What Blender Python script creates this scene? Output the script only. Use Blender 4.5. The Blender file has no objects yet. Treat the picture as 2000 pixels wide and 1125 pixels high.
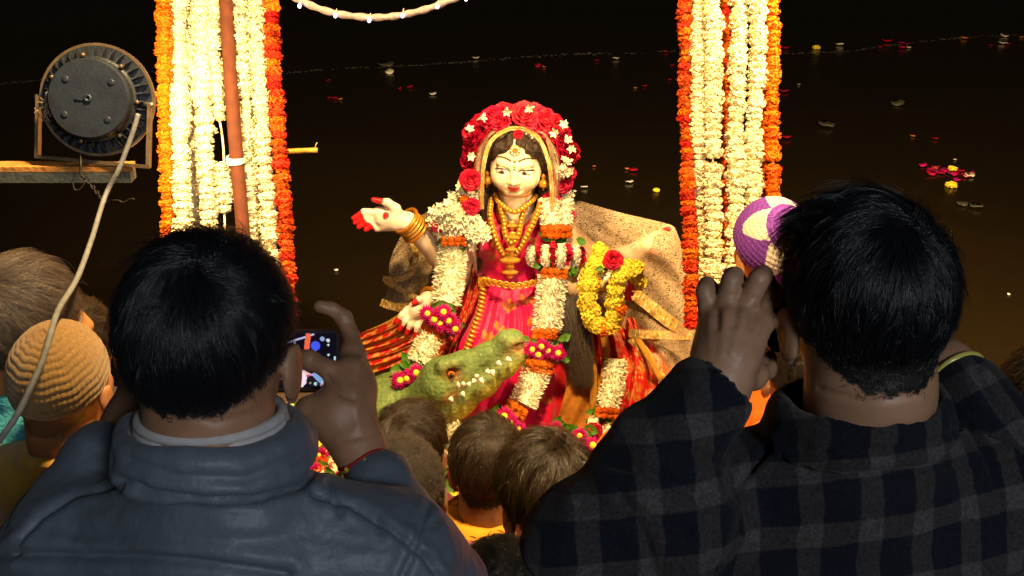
import bpy, bmesh, math, random
import numpy as np
from mathutils import Vector, Matrix, Quaternion

random.seed(7)
RNG = np.random.default_rng(7)
SC = bpy.context.scene
COL = SC.collection

# ------------------------------------------------------------------ camera
FPX = 2200.0                      # focal length in pixels of the 2000 px wide photograph
PITCH = math.radians(24.0)
CAMZ = 2.45                       # metres above the river
cam = bpy.data.cameras.new('camera')
cam.sensor_width = 36.0
cam.lens = 36.0 * FPX / 2000.0
cam.clip_start = 0.02
cam.clip_end = 600
camo = bpy.data.objects.new('camera', cam)
camo.location = (0, 0, CAMZ)
camo.rotation_euler = (math.pi / 2 - PITCH, 0, 0)
COL.objects.link(camo)
SC.camera = camo

# ------------------------------------------------------------------ night sky
world = bpy.data.worlds.new('World')
SC.world = world
world.use_nodes = True
bg = world.node_tree.nodes['Background']
bg.inputs[0].default_value = (1.0, 0.8, 0.5, 1)
bg.inputs[1].default_value = 0.006

# faint cool night fill, added from behind without a visible source
sun = bpy.data.lights.new('night_fill', 'SUN')
sun.energy = 0.06
sun.angle = math.radians(12)
sun.color = (0.75, 0.87, 1.0)
suno = bpy.data.objects.new('night_fill', sun)
suno.rotation_euler = (math.radians(48), 0, math.radians(28))
COL.objects.link(suno)


def spot(name, loc, target, power, color, size, blend, radius):
    l = bpy.data.lights.new(name, 'SPOT')
    l.energy = power
    l.color = color
    l.spot_size = math.radians(size)
    l.spot_blend = blend
    l.shadow_soft_size = radius
    o = bpy.data.objects.new(name, l)
    o.location = loc
    o.rotation_euler = (Vector(target) - Vector(loc)).to_track_quat('-Z', 'Y').to_euler()
    COL.objects.link(o)
    return o


WARM = (1.0, 0.70, 0.325)
# unseen warm lights assumed for statue and crowd, plus an added river fill (the floodlight in view hangs on the batten, its lamp is made with it)
spot('assumed_overhead_light', (0.1, 1.95, 3.7), (0.0, 3.25, 0.8), 900, WARM, 80, 0.35, 0.12)  # assumed light from above, no fixture built, for statue and crowd
spot('assumed_side_light', (1.75, 2.0, 2.7), (0.5, 3.5, 1.3), 340, WARM, 95, 0.8, 0.12)  # assumed light out of frame, no fixture built, for statue and farther garlands
spot('river_fill', (1.9, 2.3, 3.0), (1.0, 10.0, 0.0), 3400, WARM, 95, 0.6, 0.12)  # unseen lamp added to brighten the floating petals
# assumed unseen white light high behind the viewer, added for the two near men
spot('assumed_rear_light', (1.6, -2.9, 4.0), (0.0, 1.2, 1.6), 375, (0.90, 0.95, 1.0), 50, 0.5, 0.5)

SC.view_settings.view_transform = 'Standard'
SC.view_settings.look = 'None'
SC.view_settings.exposure = 0.0
SC.view_settings.gamma = 1.0
SC.cycles.use_denoising = True
SC.cycles.max_bounces = 6
SC.cycles.diffuse_bounces = 3
SC.cycles.glossy_bounces = 2
SC.cycles.transparent_max_bounces = 16
SC.cycles.caustics_reflective = False
SC.cycles.caustics_refractive = False
SC.cycles.sample_clamp_indirect = 3.0

# ------------------------------------------------------------------ helpers
CP, SP = math.cos(PITCH), math.sin(PITCH)
FW = Vector((0, CP, -SP))
UP = Vector((0, SP, CP))
RT = Vector((1, 0, 0))
CAM = Vector((0, 0, CAMZ))


def P(px, py, d):
    """point of the place seen at photograph pixel (px, py), d metres along the view axis"""
    return CAM + FW * d + RT * ((px - 1000.0) / FPX * d) + UP * (-(py - 562.5) / FPX * d)


def Q(px, py, dd=0.0):
    """point in the upright plane of the statue, dd metres behind (+) or before (-) it"""
    return P(px, py, 4.0 + (py - 560.0) / 675.0 * 0.5 + dd)


def PW(px, py, z):
    """point on the horizontal plane at height z"""
    r = FW + RT * ((px - 1000.0) / FPX) + UP * (-(py - 562.5) / FPX)
    t = (z - CAMZ) / r.z
    return CAM + r * t


def lin(r, g, b):
    def f(c):
        c /= 255.0
        return c / 12.92 if c <= 0.04045 else ((c + 0.055) / 1.055) ** 2.4
    return (f(r), f(g), f(b))


MATS = {}


def mat(name, col=(0.5, 0.5, 0.5), rough=0.6, spec=0.3, metal=0.0, noise=None, bump=None, vcol=False, sheen=0.0,
        coat=0.0, emit=None, rnd=0.0, trans=0.0, sss=0.0, alpha=None):
    """procedural Principled material; noise=(scale, amount), bump=(scale, strength)"""
    if name in MATS:
        return MATS[name]
    m = bpy.data.materials.new(name)
    m.use_nodes = True
    nt = m.node_tree
    N, L = nt.nodes, nt.links
    b = N['Principled BSDF']
    b.inputs['Roughness'].default_value = rough
    b.inputs['Specular IOR Level'].default_value = spec
    b.inputs['Metallic'].default_value = metal
    b.inputs['Sheen Weight'].default_value = sheen
    b.inputs['Coat Weight'].default_value = coat
    if sss:
        b.inputs['Subsurface Weight'].default_value = sss
        b.inputs['Subsurface Radius'].default_value = (0.02, 0.008, 0.004)
        b.inputs['Subsurface Scale'].default_value = 0.4
    tc = N.new('ShaderNodeTexCoord')
    src = None
    if vcol:
        a = N.new('ShaderNodeAttribute')
        a.attribute_name = 'Col'
        src = a.outputs['Color']
    else:
        c = N.new('ShaderNodeRGB')
        c.outputs[0].default_value = (*col, 1)
        src = c.outputs[0]
    if noise:
        n = N.new('ShaderNodeTexNoise')
        n.inputs['Scale'].default_value = noise[0]
        n.inputs['Detail'].default_value = 4
        L.new(tc.outputs['Object'], n.inputs['Vector'])
        mr = N.new('ShaderNodeMapRange')
        mr.inputs['From Min'].default_value = 0.25
        mr.inputs['From Max'].default_value = 0.75
        mr.inputs['To Min'].default_value = 1 - noise[1]
        mr.inputs['To Max'].default_value = 1 + noise[1]
        L.new(n.outputs['Fac'], mr.inputs['Value'])
        mx = N.new('ShaderNodeVectorMath')
        mx.operation = 'SCALE'
        L.new(src, mx.inputs[0])
        L.new(mr.outputs[0], mx.inputs['Scale'])
        src = mx.outputs[0]
    if rnd:
        oi = N.new('ShaderNodeObjectInfo')
        hs = N.new('ShaderNodeHueSaturation')
        m1 = N.new('ShaderNodeMapRange')
        m1.inputs['To Min'].default_value = 0.5 - rnd * 0.02
        m1.inputs['To Max'].default_value = 0.5 + rnd * 0.02
        L.new(oi.outputs['Random'], m1.inputs['Value'])
        L.new(m1.outputs[0], hs.inputs['Hue'])
        m2 = N.new('ShaderNodeMath')
        m2.operation = 'MULTIPLY'
        m2.inputs[1].default_value = 7.13
        L.new(oi.outputs['Random'], m2.inputs[0])
        m3 = N.new('ShaderNodeMath')
        m3.operation = 'FRACT'
        L.new(m2.outputs[0], m3.inputs[0])
        m4 = N.new('ShaderNodeMapRange')
        m4.inputs['To Min'].default_value = 1 - rnd * 0.6
        m4.inputs['To Max'].default_value = 1.0
        L.new(m3.outputs[0], m4.inputs['Value'])
        L.new(m4.outputs[0], hs.inputs['Value'])
        L.new(src, hs.inputs['Color'])
        src = hs.outputs[0]
    L.new(src, b.inputs['Base Color'])
    if bump:
        n2 = N.new('ShaderNodeTexNoise')
        n2.inputs['Scale'].default_value = bump[0]
        n2.inputs['Detail'].default_value = 5
        L.new(tc.outputs['Object'], n2.inputs['Vector'])
        bp = N.new('ShaderNodeBump')
        bp.inputs['Strength'].default_value = bump[1]
        bp.inputs['Distance'].default_value = 0.01
        L.new(n2.outputs['Fac'], bp.inputs['Height'])
        L.new(bp.outputs[0], b.inputs['Normal'])
    if emit:
        b.inputs['Emission Color'].default_value = (*emit[0], 1)
        b.inputs['Emission Strength'].default_value = emit[1]
        if vcol and emit[0] is not None:
            L.new(src, b.inputs['Emission Color'])
    if trans:
        out = N['Material Output']
        tr = N.new('ShaderNodeBsdfTranslucent')
        L.new(src, tr.inputs['Color'])
        ms = N.new('ShaderNodeMixShader')
        ms.inputs[0].default_value = trans
        L.new(b.outputs[0], ms.inputs[1])
        L.new(tr.outputs[0], ms.inputs[2])
        L.new(ms.outputs[0], out.inputs['Surface'])
    MATS[name] = m
    return m


def mk_mesh(name, V, F, m=None, smooth=True, col=None):
    me = bpy.data.meshes.new(name)
    me.from_pydata([tuple(v) for v in V] if not isinstance(V, np.ndarray) else V.tolist(), [], F if not isinstance(F, np.ndarray) else F.tolist())
    if smooth:
        me.shade_smooth()
    if col is not None:
        a = me.color_attributes.new('Col', 'FLOAT_COLOR', 'POINT')
        c = np.ones((len(me.vertices), 4), np.float32)
        c[:, :3] = col
        a.data.foreach_set('color', c.ravel())
    if m is not None:
        me.materials.append(m)
    return me


def link(name, data, parent=None, M=None):
    o = bpy.data.objects.new(name, data)
    COL.objects.link(o)
    if parent is not None:
        o.parent = parent
        w = parent
        loc = Vector((0, 0, 0))
        if '_w' in parent:
            loc = Vector(parent['_w'])
        o.matrix_parent_inverse = Matrix.Translation(-loc)
    if M is not None:
        o.matrix_basis = M
    return o


def thing(name, label, cat, loc, group=None):
    o = bpy.data.objects.new(name, None)
    COL.objects.link(o)
    o.empty_display_size = 0.05
    o.location = loc
    o['_w'] = tuple(loc)
    o['label'] = label
    o['category'] = cat
    if group:
        o['group'] = group
    return o


def tag(o, label, cat, group=None):
    o['label'] = label
    o['category'] = cat
    if group:
        o['group'] = group
    return o


def kind(o, k):
    o['kind'] = k
    return o


class MB:
    """collects shapes into one mesh"""
    def __init__(s):
        s.V, s.F, s.C = [], [], []

    def add(s, V, F, col=None):
        o = len(s.V)
        s.V += [tuple(v) for v in V]
        s.F += [tuple(i + o for i in f) for f in F]
        if col is not None:
            s.C += [tuple(col)] * len(V)
        return s

    def box(s, c, h, R=None, col=None):
        V = []
        for x in (-1, 1):
            for y in (-1, 1):
                for z in (-1, 1):
                    v = Vector((x * h[0], y * h[1], z * h[2]))
                    if R is not None:
                        v = R @ v
                    V.append(Vector(c) + v)
        F = [(0, 1, 3, 2), (4, 6, 7, 5), (0, 4, 5, 1), (2, 3, 7, 6), (0, 2, 6, 4), (1, 5, 7, 3)]
        return s.add(V, F, col)

    def tube(s, pts, rad, n=8, cap=True, col=None, flat=None):
        V, F = tube_geo(pts, rad, n, cap, flat)
        return s.add(V, F, col)

    def lathe(s, prof, M, n=24, col=None):
        """prof: list of (r, h) about local z, mapped by M"""
        V, F = [], []
        for r, h in prof:
            for k in range(n):
                a = 2 * math.pi * k / n
                V.append(M @ Vector((r * math.cos(a), r * math.sin(a), h)))
        for j in range(len(prof) - 1):
            for k in range(n):
                F.append((j * n + k, j * n + (k + 1) % n, (j + 1) * n + (k + 1) % n, (j + 1) * n + k))
        F.append(tuple(range(n - 1, -1, -1)))
        F.append(tuple((len(prof) - 1) * n + k for k in range(n)))
        return s.add(V, F, col)

    def mesh(s, name, m, smooth=False):
        return mk_mesh(name, s.V, s.F, m, smooth, np.array(s.C, np.float32) if s.C else None)

    def build(s, name, m, parent=None, smooth=False):
        return link(name, s.mesh(name, m, smooth), parent)


def spline(pts, n):
    """Catmull-Rom resample of a list of vectors (any dimension) to n points"""
    p = np.array([list(q) for q in pts], float)
    if len(p) == 2:
        t = np.linspace(0, 1, n)[:, None]
        return p[0] * (1 - t) + p[1] * t
    p = np.vstack([2 * p[0] - p[1], p, 2 * p[-1] - p[-2]])
    out = []
    m = len(p) - 3
    for u in np.linspace(0, m - 1e-9, n):
        i = int(u)
        t = u - i
        a, b, c, d = p[i], p[i + 1], p[i + 2], p[i + 3]
        out.append(0.5 * (2 * b + (c - a) * t + (2 * a - 5 * b + 4 * c - d) * t * t + (3 * b - a - 3 * c + d) * t ** 3))
    return np.array(out)


def frames(pts):
    p = np.asarray(pts, float)
    T = np.gradient(p, axis=0)
    T /= np.linalg.norm(T, axis=1)[:, None] + 1e-12
    ref = np.array([0, 0, 1.0]) if abs(T[0][2]) < 0.9 else np.array([1.0, 0, 0])
    A = []
    a = np.cross(T[0], ref)
    a /= np.linalg.norm(a)
    for t in T:
        a = a - t * a.dot(t)
        a /= np.linalg.norm(a) + 1e-12
        A.append(a.copy())
    A = np.array(A)
    B = np.cross(T, A)
    return p, T, A, B


def tube_geo(pts, rad, n=8, cap=True, flat=None):
    p, T, A, B = frames(pts)
    r = np.broadcast_to(np.asarray(rad, float), (len(p),))
    fl = 1.0 if flat is None else flat
    V, F = [], []
    for i in range(len(p)):
        for k in range(n):
            a = 2 * math.pi * k / n
            V.append(p[i] + (A[i] * math.cos(a) + B[i] * math.sin(a) * fl) * r[i])
    for i in range(len(p) - 1):
        for k in range(n):
            F.append((i * n + k, i * n + (k + 1) % n, (i + 1) * n + (k + 1) % n, (i + 1) * n + k))
    if cap:
        F.append(tuple(range(n - 1, -1, -1)))
        F.append(tuple((len(p) - 1) * n + k for k in range(n)))
    return V, F


class SDF:
    """smooth union of soft shapes on a grid, turned into one continuous surface"""
    def __init__(s, lo, hi, vox):
        s.lo = np.array(lo, float)
        s.v = vox
        n = np.ceil((np.array(hi, float) - s.lo) / vox).astype(int) + 1
        s.ax = [(s.lo[i] + vox * np.arange(n[i])).astype(np.float32) for i in range(3)]
        s.D = np.full(tuple(n), 1.0, np.float32)

    def _blk(s, lo, hi, m):
        idx = []
        for i in range(3):
            a = max(0, int((lo[i] - m - s.lo[i]) / s.v))
            b = min(len(s.ax[i]), int((hi[i] + m - s.lo[i]) / s.v) + 2)
            if b <= a:
                return None
            idx.append(slice(a, b))
        X = s.ax[0][idx[0]][:, None, None]
        Y = s.ax[1][idx[1]][None, :, None]
        Z = s.ax[2][idx[2]][None, None, :]
        return tuple(idx), X, Y, Z

    def _put(s, idx, d, k, op):
        D = s.D[idx]
        if op == 'cut':
            d = -d
            h = np.maximum(k - np.abs(D - d), 0) / k if k > 0 else 0
            s.D[idx] = np.maximum(D, d) + h * h * k * 0.25
        else:
            h = np.maximum(k - np.abs(D - d), 0) / k if k > 0 else 0
            s.D[idx] = np.minimum(D, d) - h * h * k * 0.25

    def cone(s, a, b, r1, r2, k=0.01, op='add'):
        a = np.array(list(a), float)
        b = np.array(list(b), float)
        R = max(r1, r2)
        q = s._blk(np.minimum(a, b) - R, np.maximum(a, b) + R, k + 4 * s.v)
        if q is None:
            return s
        idx, X, Y, Z = q
        ab = b - a
        L2 = ab.dot(ab) + 1e-12
        t = np.clip(((X - a[0]) * ab[0] + (Y - a[1]) * ab[1] + (Z - a[2]) * ab[2]) / L2, 0, 1)
        d = np.sqrt((X - a[0] - t * ab[0]) ** 2 + (Y - a[1] - t * ab[1]) ** 2 + (Z - a[2] - t * ab[2]) ** 2) - (r1 + (r2 - r1) * t)
        s._put(idx, d, k, op)
        return s

    def chain(s, pts, rad, k=0.01, op='add'):
        for i in range(len(pts) - 1):
            s.cone(pts[i], pts[i + 1], rad[i], rad[i + 1], k, op)
        return s

    def ell(s, c, r, R=None, k=0.01, op='add'):
        """ellipsoid; R = 3x3 whose columns are its axes"""
        c = np.array(list(c), float)
        r = np.array(r, float)
        A = np.eye(3) if R is None else np.array(R, float)
        ext = np.sqrt(((A * r) ** 2).sum(1))
        q = s._blk(c - ext, c + ext, k + 4 * s.v)
        if q is None:
            return s
        idx, X, Y, Z = q
        x, y, z = X - c[0], Y - c[1], Z - c[2]
        u = [(A[0, i] * x + A[1, i] * y + A[2, i] * z) / r[i] for i in range(3)]
        k0 = np.sqrt(u[0] ** 2 + u[1] ** 2 + u[2] ** 2)
        k1 = np.sqrt((u[0] / r[0]) ** 2 + (u[1] / r[1]) ** 2 + (u[2] / r[2]) ** 2) + 1e-9
        s._put(idx, k0 * (k0 - 1) / k1, k, op)
        return s

    def box(s, c, h, R=None, rd=0.01, k=0.01, op='add'):
        c = np.array(list(c), float)
        h = np.array(h, float) - rd
        A = np.eye(3) if R is None else np.array(R, float)
        ext = np.abs(A) @ (h + rd)
        q = s._blk(c - ext, c + ext, k + 4 * s.v)
        if q is None:
            return s
        idx, X, Y, Z = q
        x, y, z = X - c[0], Y - c[1], Z - c[2]
        u = [np.abs(A[0, i] * x + A[1, i] * y + A[2, i] * z) - h[i] for i in range(3)]
        d = np.sqrt(np.maximum(u[0], 0) ** 2 + np.maximum(u[1], 0) ** 2 + np.maximum(u[2], 0) ** 2) + np.minimum(np.maximum(np.maximum(u[0], u[1]), u[2]), 0) - rd
        s._put(idx, d, k, op)
        return s

    def plane(s, p, n, k=0.005):
        """cut away the side that n points to"""
        n = np.array(list(n), float)
        n /= np.linalg.norm(n)
        p = np.array(list(p), float)
        d = -((s.ax[0][:, None, None] - p[0]) * n[0] + (s.ax[1][None, :, None] - p[1]) * n[1] + (s.ax[2][None, None, :] - p[2]) * n[2])
        s._put((slice(None),) * 3, d, k, 'cut')
        return s

    def surface(s, smooth=2):
        D = s.D
        D = np.pad(D, 1, constant_values=1.0)
        nx, ny, nz = D.shape
        I = D < 0
        cnt = np.zeros((nx - 1, ny - 1, nz - 1), np.int8)
        for dx in (0, 1):
            for dy in (0, 1):
                for dz in (0, 1):
                    cnt += I[dx:nx - 1 + dx, dy:ny - 1 + dy, dz:nz - 1 + dz]
        act = (cnt > 0) & (cnt < 8)
        cells = np.argwhere(act)
        ids = np.full(act.shape, -1, np.int32)
        ids[act] = np.arange(len(cells), dtype=np.int32)
        acc = np.zeros((len(cells), 3))
        num = np.zeros(len(cells))
        cr = [(0, 0, 0), (1, 0, 0), (0, 1, 0), (1, 1, 0), (0, 0, 1), (1, 0, 1), (0, 1, 1), (1, 1, 1)]
        val = [D[cells[:, 0] + c[0], cells[:, 1] + c[1], cells[:, 2] + c[2]] for c in cr]
        for i in range(8):
            for j in range(i + 1, 8):
                df = [cr[j][a] - cr[i][a] for a in range(3)]
                if sum(abs(x) for x in df) != 1:
                    continue
                a, b = val[i], val[j]
                m = (a < 0) != (b < 0)
                t = np.where(m, a / np.where(m, a - b, 1), 0)
                for ax in range(3):
                    acc[:, ax] += np.where(m, cr[i][ax] + df[ax] * t, 0)
                num += m
        V = (cells + acc / num[:, None] - 1) * s.v + s.lo
        quads = []
        for ax in range(3):
            sl0 = [slice(1, -1)] * 3
            sl1 = [slice(1, -1)] * 3
            sl0[ax] = slice(0, -1)
            sl1[ax] = slice(1, None)
            A, B = I[tuple(sl0)], I[tuple(sl1)]
            e = np.argwhere(A != B)
            if not len(e):
                continue
            off = [1, 1, 1]
            off[ax] = 0
            g = e + np.array(off)
            ins = A[e[:, 0], e[:, 1], e[:, 2]]
            o1, o2 = [(1, 2), (2, 0), (0, 1)][ax]
            q = []
            for da, db in ((-1, -1), (0, -1), (0, 0), (-1, 0)):
                c = g.copy()
                c[:, o1] += da
                c[:, o2] += db
                q.append(ids[c[:, 0], c[:, 1], c[:, 2]])
            q = np.stack(q, 1)
            q[~ins] = q[~ins][:, ::-1]
            quads.append(q)
        F = np.concatenate(quads)
        for _ in range(smooth):
            V = relax(V, F, 0.5)
        return V, F


def relax(V, F, f):
    E = np.concatenate([F[:, [0, 1]], F[:, [1, 2]], F[:, [2, 3]], F[:, [3, 0]]])
    S = np.zeros_like(V)
    c = np.zeros(len(V))
    for ax in range(3):
        S[:, ax] = np.bincount(E[:, 0], V[E[:, 1], ax], len(V)) + np.bincount(E[:, 1], V[E[:, 0], ax], len(V))
    c = np.bincount(E[:, 0], minlength=len(V)) + np.bincount(E[:, 1], minlength=len(V))
    return V * (1 - f) + f * S / np.maximum(c, 1)[:, None]


def vnormals(V, F):
    n = np.cross(V[F[:, 2]] - V[F[:, 0]], V[F[:, 3]] - V[F[:, 1]])
    N = np.zeros_like(V)
    for ax in range(3):
        for k in range(4):
            N[:, ax] += np.bincount(F[:, k], n[:, ax], len(V))
    return N / (np.linalg.norm(N, axis=1)[:, None] + 1e-12)


def fnoise(V, scale, seed, octaves=3):
    """smooth noise of points from random sines, about -1..1"""
    g = np.random.default_rng(seed)
    out = np.zeros(len(V))
    amp, tot = 1.0, 0.0
    for o in range(octaves):
        for _ in range(5):
            k = g.normal(size=3) * scale * (2 ** o)
            out += amp * np.sin(V @ k + g.uniform(0, 6.28)) / 2.2
        tot += amp
        amp *= 0.5
    return out / tot


def seg_dist(V, a, b):
    a = np.array(list(a), float)
    b = np.array(list(b), float)
    ab = b - a
    t = np.clip(((V - a) @ ab) / (ab.dot(ab) + 1e-12), 0, 1)
    return np.linalg.norm(V - a - t[:, None] * ab, axis=1)


def poly_dist(V, pts):
    d = None
    for i in range(len(pts) - 1):
        e = seg_dist(V, pts[i], pts[i + 1])
        d = e if d is None else np.minimum(d, e)
    return d


def bb(pts, m):
    p = np.array([list(q) for q in pts], float)
    return p.min(0) - m, p.max(0) + m


def frame_from(fwd, up=(0, 0, 1)):
    """columns: right, forward, up"""
    f = np.array(list(fwd), float)
    f /= np.linalg.norm(f)
    u = np.array(list(up), float)
    r = np.cross(f, u)
    r /= np.linalg.norm(r)
    u = np.cross(r, f)
    return np.stack([r, f, u], 1)
# ------------------------------------------------------------------ river and ghat
def river():
    m = bpy.data.materials.new('river_water')
    m.use_nodes = True
    N, L = m.node_tree.nodes, m.node_tree.links
    b = N['Principled BSDF']
    tc = N.new('ShaderNodeTexCoord')
    n = N.new('ShaderNodeTexNoise')
    n.inputs['Scale'].default_value = 0.5
    n.inputs['Detail'].default_value = 6
    L.new(tc.outputs['Object'], n.inputs['Vector'])
    r = N.new('ShaderNodeValToRGB')
    r.color_ramp.elements[0].color = (0.0065, 0.0036, 0.0012, 1)
    r.color_ramp.elements[1].color = (0.012, 0.0075, 0.0028, 1)
    L.new(n.outputs['Fac'], r.inputs[0])
    L.new(r.outputs[0], b.inputs['Base Color'])
    b.inputs['Roughness'].default_value = 0.22
    b.inputs['Specular IOR Level'].default_value = 0.35
    n2 = N.new('ShaderNodeTexNoise')
    n2.inputs['Scale'].default_value = 3.0
    n2.inputs['Detail'].default_value = 4
    L.new(tc.outputs['Object'], n2.inputs['Vector'])
    bp = N.new('ShaderNodeBump')
    bp.inputs['Strength'].default_value = 0.25
    bp.inputs['Distance'].default_value = 0.05
    L.new(n2.outputs['Fac'], bp.inputs['Height'])
    L.new(bp.outputs[0], b.inputs['Normal'])
    mb = MB()
    mb.add([(-300, -6, 0), (300, -6, 0), (300, 500, 0), (-300, 500, 0)], [(0, 1, 2, 3)])
    kind(mb.build('water', m), 'structure')


def ghat():
    m = mat('ghat_stone', lin(120, 98, 74), 0.85, 0.2, noise=(6, 0.35), bump=(40, 0.4))
    mb = MB()
    mb.box((-0.35, 2.35, 0.02), (1.75, 1.5, 0.1))
    mb.box((0, 4.0, 0.02), (1.0, 0.15, 0.1))
    mb.box((0, 0.3, 0.06), (6, 1.15, 0.14))
    mb.box((0, -1.2, 0.2), (6, 0.9, 0.28))
    mb.box((0, -3.2, 0.45), (6, 1.1, 0.42))
    kind(mb.build('ground', m), 'structure')


river()
ghat()

# ------------------------------------------------------------------ flowers
C_ORANGE = (0.72, 0.135, 0.003)
C_RED = (0.62, 0.055, 0.006)
C_WHITE = (0.87, 0.73, 0.42)
C_YELLOW = (0.88, 0.66, 0.05)
M_ORANGE = mat('marigold_orange', C_ORANGE, 0.7, 0.15, noise=(90, 0.35), rnd=0.35)
M_RED = mat('marigold_red', C_RED, 0.7, 0.15, noise=(60, 0.6), rnd=0.55)
M_WHITE = mat('white_petal', C_WHITE, 0.7, 0.15, noise=(120, 0.12), rnd=0.12)
M_YELLOW = mat('marigold_yellow', C_YELLOW, 0.7, 0.15, noise=(90, 0.3), rnd=0.2)
M_ROSE = mat('rose_petal', lin(176, 4, 40), 0.55, 0.25, noise=(70, 0.4), rnd=0.2)
M_MAGENTA = mat('aster_petal', lin(186, 16, 96), 0.6, 0.2, noise=(80, 0.3), rnd=0.3)
M_LEAF = mat('leaf_green', lin(74, 118, 22), 0.5, 0.35, noise=(60, 0.4), rnd=0.4)
M_TUBEROSE = mat('tuberose_petal', (0.86, 0.78, 0.52), 0.6, 0.2, noise=(200, 0.12))
M_THREAD = mat('garland_thread', (0.6, 0.5, 0.3), 0.8, 0.1)


def fib(n, j=0.0, seed=0):
    g = np.random.default_rng(seed)
    i = np.arange(n) + 0.5
    ph = np.arccos(1 - 2 * i / n) + g.normal(0, j, n)
    th = math.pi * (1 + 5 ** 0.5) * i + g.normal(0, j, n)
    return np.stack([np.cos(th) * np.sin(ph), np.sin(th) * np.sin(ph), np.cos(ph)], 1)


def pompom(name, seed, m, npet=84, flat=0.62, w=0.26):
    """ruffled flower head, unit radius, axis z"""
    g = np.random.default_rng(seed)
    mb = MB()
    mb.lathe([(0.05, -0.8 * flat), (0.55, -0.6 * flat), (0.8, 0), (0.55, 0.6 * flat), (0.05, 0.8 * flat)], Matrix.Identity(4), 8)
    for u in fib(npet, 0.12, seed):
        u = Vector(u)
        a = u.orthogonal().normalized()
        a.rotate(Quaternion(u, g.uniform(0, 6.28)))
        b = u.cross(a)
        R = g.uniform(0.86, 1.08)
        ww = w * g.uniform(0.8, 1.25)
        pts = [u * 0.55, u * (R * 0.94) + a * ww + b * g.uniform(-.1, .1), u * R * 1.04 + b * ww * 0.55, u * (R * 0.92) - a * ww + b * g.uniform(-.1, .1), u * (R * 0.9) - b * ww * 0.3]
        mb.add([Vector((p.x, p.y, p.z * flat)) for p in pts], [(0, 1, 4), (0, 4, 3), (4, 1, 2), (4, 2, 3)])
    return mb.mesh(name, m, False)


POM = {}
for nm, mm in (('orange', M_ORANGE), ('red', M_RED), ('white', M_WHITE), ('yellow', M_YELLOW)):
    POM[nm] = [pompom('marigold_' + nm, 10 + k, mm) for k in range(4)]


def strand(label, pts, color, wpx, gaps=(), group=None, mix=None, step=0.40):
    """a hanging string of flower heads through pixel points (px, py, d)"""
    wob = [(random.gauss(0, 1.6), 0, random.gauss(0, .012)) for _ in range(5)]
    px5 = spline(pts, 5)
    path = spline([P(a + w[0], b, c + w[2]) for (a, b, c), w in zip(px5, wob)], 60)
    pys = spline([(p[1],) for p in pts], 60)[:, 0]
    root = thing('flower_garland', label, 'garland', Vector(path[-1]), group)
    mb = MB()
    mb.tube(path[::4], 0.003, 6)
    mb.build('string', M_THREAD, root)
    d0 = pts[0][2]
    rad = wpx * 0.56 / FPX * d0
    seg = np.linalg.norm(np.diff(path, axis=0), axis=1)
    L = np.concatenate([[0], np.cumsum(seg)])
    s = 0.0
    while s < L[-1]:
        y = np.interp(s, L, pys)
        sc = rad * random.uniform(0.84, 1.14)
        st = 2 * rad * step * random.uniform(0.86, 1.14)
        if not any(a < y < b for a, b in gaps):
            c = Vector([np.interp(s, L, path[:, k]) for k in range(3)])
            c += Vector((random.gauss(0, 1), random.gauss(0, 1), 0)) * rad * 0.07
            i = min(58, np.searchsorted(L, s))
            ax = Vector(path[min(59, i + 1)] - path[max(0, i - 1)]).normalized()
            q = ax.to_track_quat('Z', 'Y') @ Quaternion((0, 0, 1), random.uniform(0, 6.28)) @ Quaternion((1, 0, 0), random.gauss(0, 0.13))
            cc = color if mix is None or random.random() > mix[1] else mix[0]
            o = link('flower', random.choice(POM[cc]), root, Matrix.LocRotScale(c, q, Vector((sc, sc, sc * random.uniform(0.9, 1.15)))))
        s += st
    return root


GL = 'garlands on the post beside the floodlight'
GR = 'garlands on the farther pillar behind the purple cap'
DL, DR = 3.05, 3.3
strand('orange marigold garland at the outer edge beside the floodlight', [(320, -40, DL), (324, 200, DL), (330, 620, DL)], 'orange', 30, group=GL)
strand('white flower garland hanging next to the outer orange marigold garland', [(351, -40, DL), (352, 200, DL), (358, 620, DL)], 'white', 36, group=GL)
strand('white garland half hidden behind its two white neighbours', [(376, -40, DL + .05), (378, 200, DL + .05), (384, 620, DL + .05)], 'white', 32, group=GL)
strand('white garland ending in a broken tail below the middle, left of the brown pole', [(389, -40, DL - .03), (397, 245, DL - .03)], 'white', 35, group=GL)
strand('white garland that starts under the broken tail of another', [(403, 256, DL - .01), (409, 430, DL), (414, 620, DL)], 'white', 36, group=GL)
strand('white garland with a bare string and a short tail, touching the brown pole', [(413, -40, DL), (430, 240, DL), (437, 330, DL), (443, 620, DL)], 'white', 33, gaps=((252, 306), (424, 700)), group=GL)
strand('white flower garland just past the brown pole', [(466, -40, DL), (483, 230, DL), (503, 620, DL)], 'white', 38, group=GL)
strand('white garland between another white one and the red marigolds', [(497, -40, DL), (513, 230, DL), (538, 620, DL)], 'white', 36, group=GL)
strand('red and orange marigold garland nearest the outstretched hand of the statue', [(525, -40, DL - .02), (541, 230, DL - .02), (556, 430, DL - .02), (566, 620, DL - .02)], 'red', 31, group=GL, mix=('orange', .2), step=.4)

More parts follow.
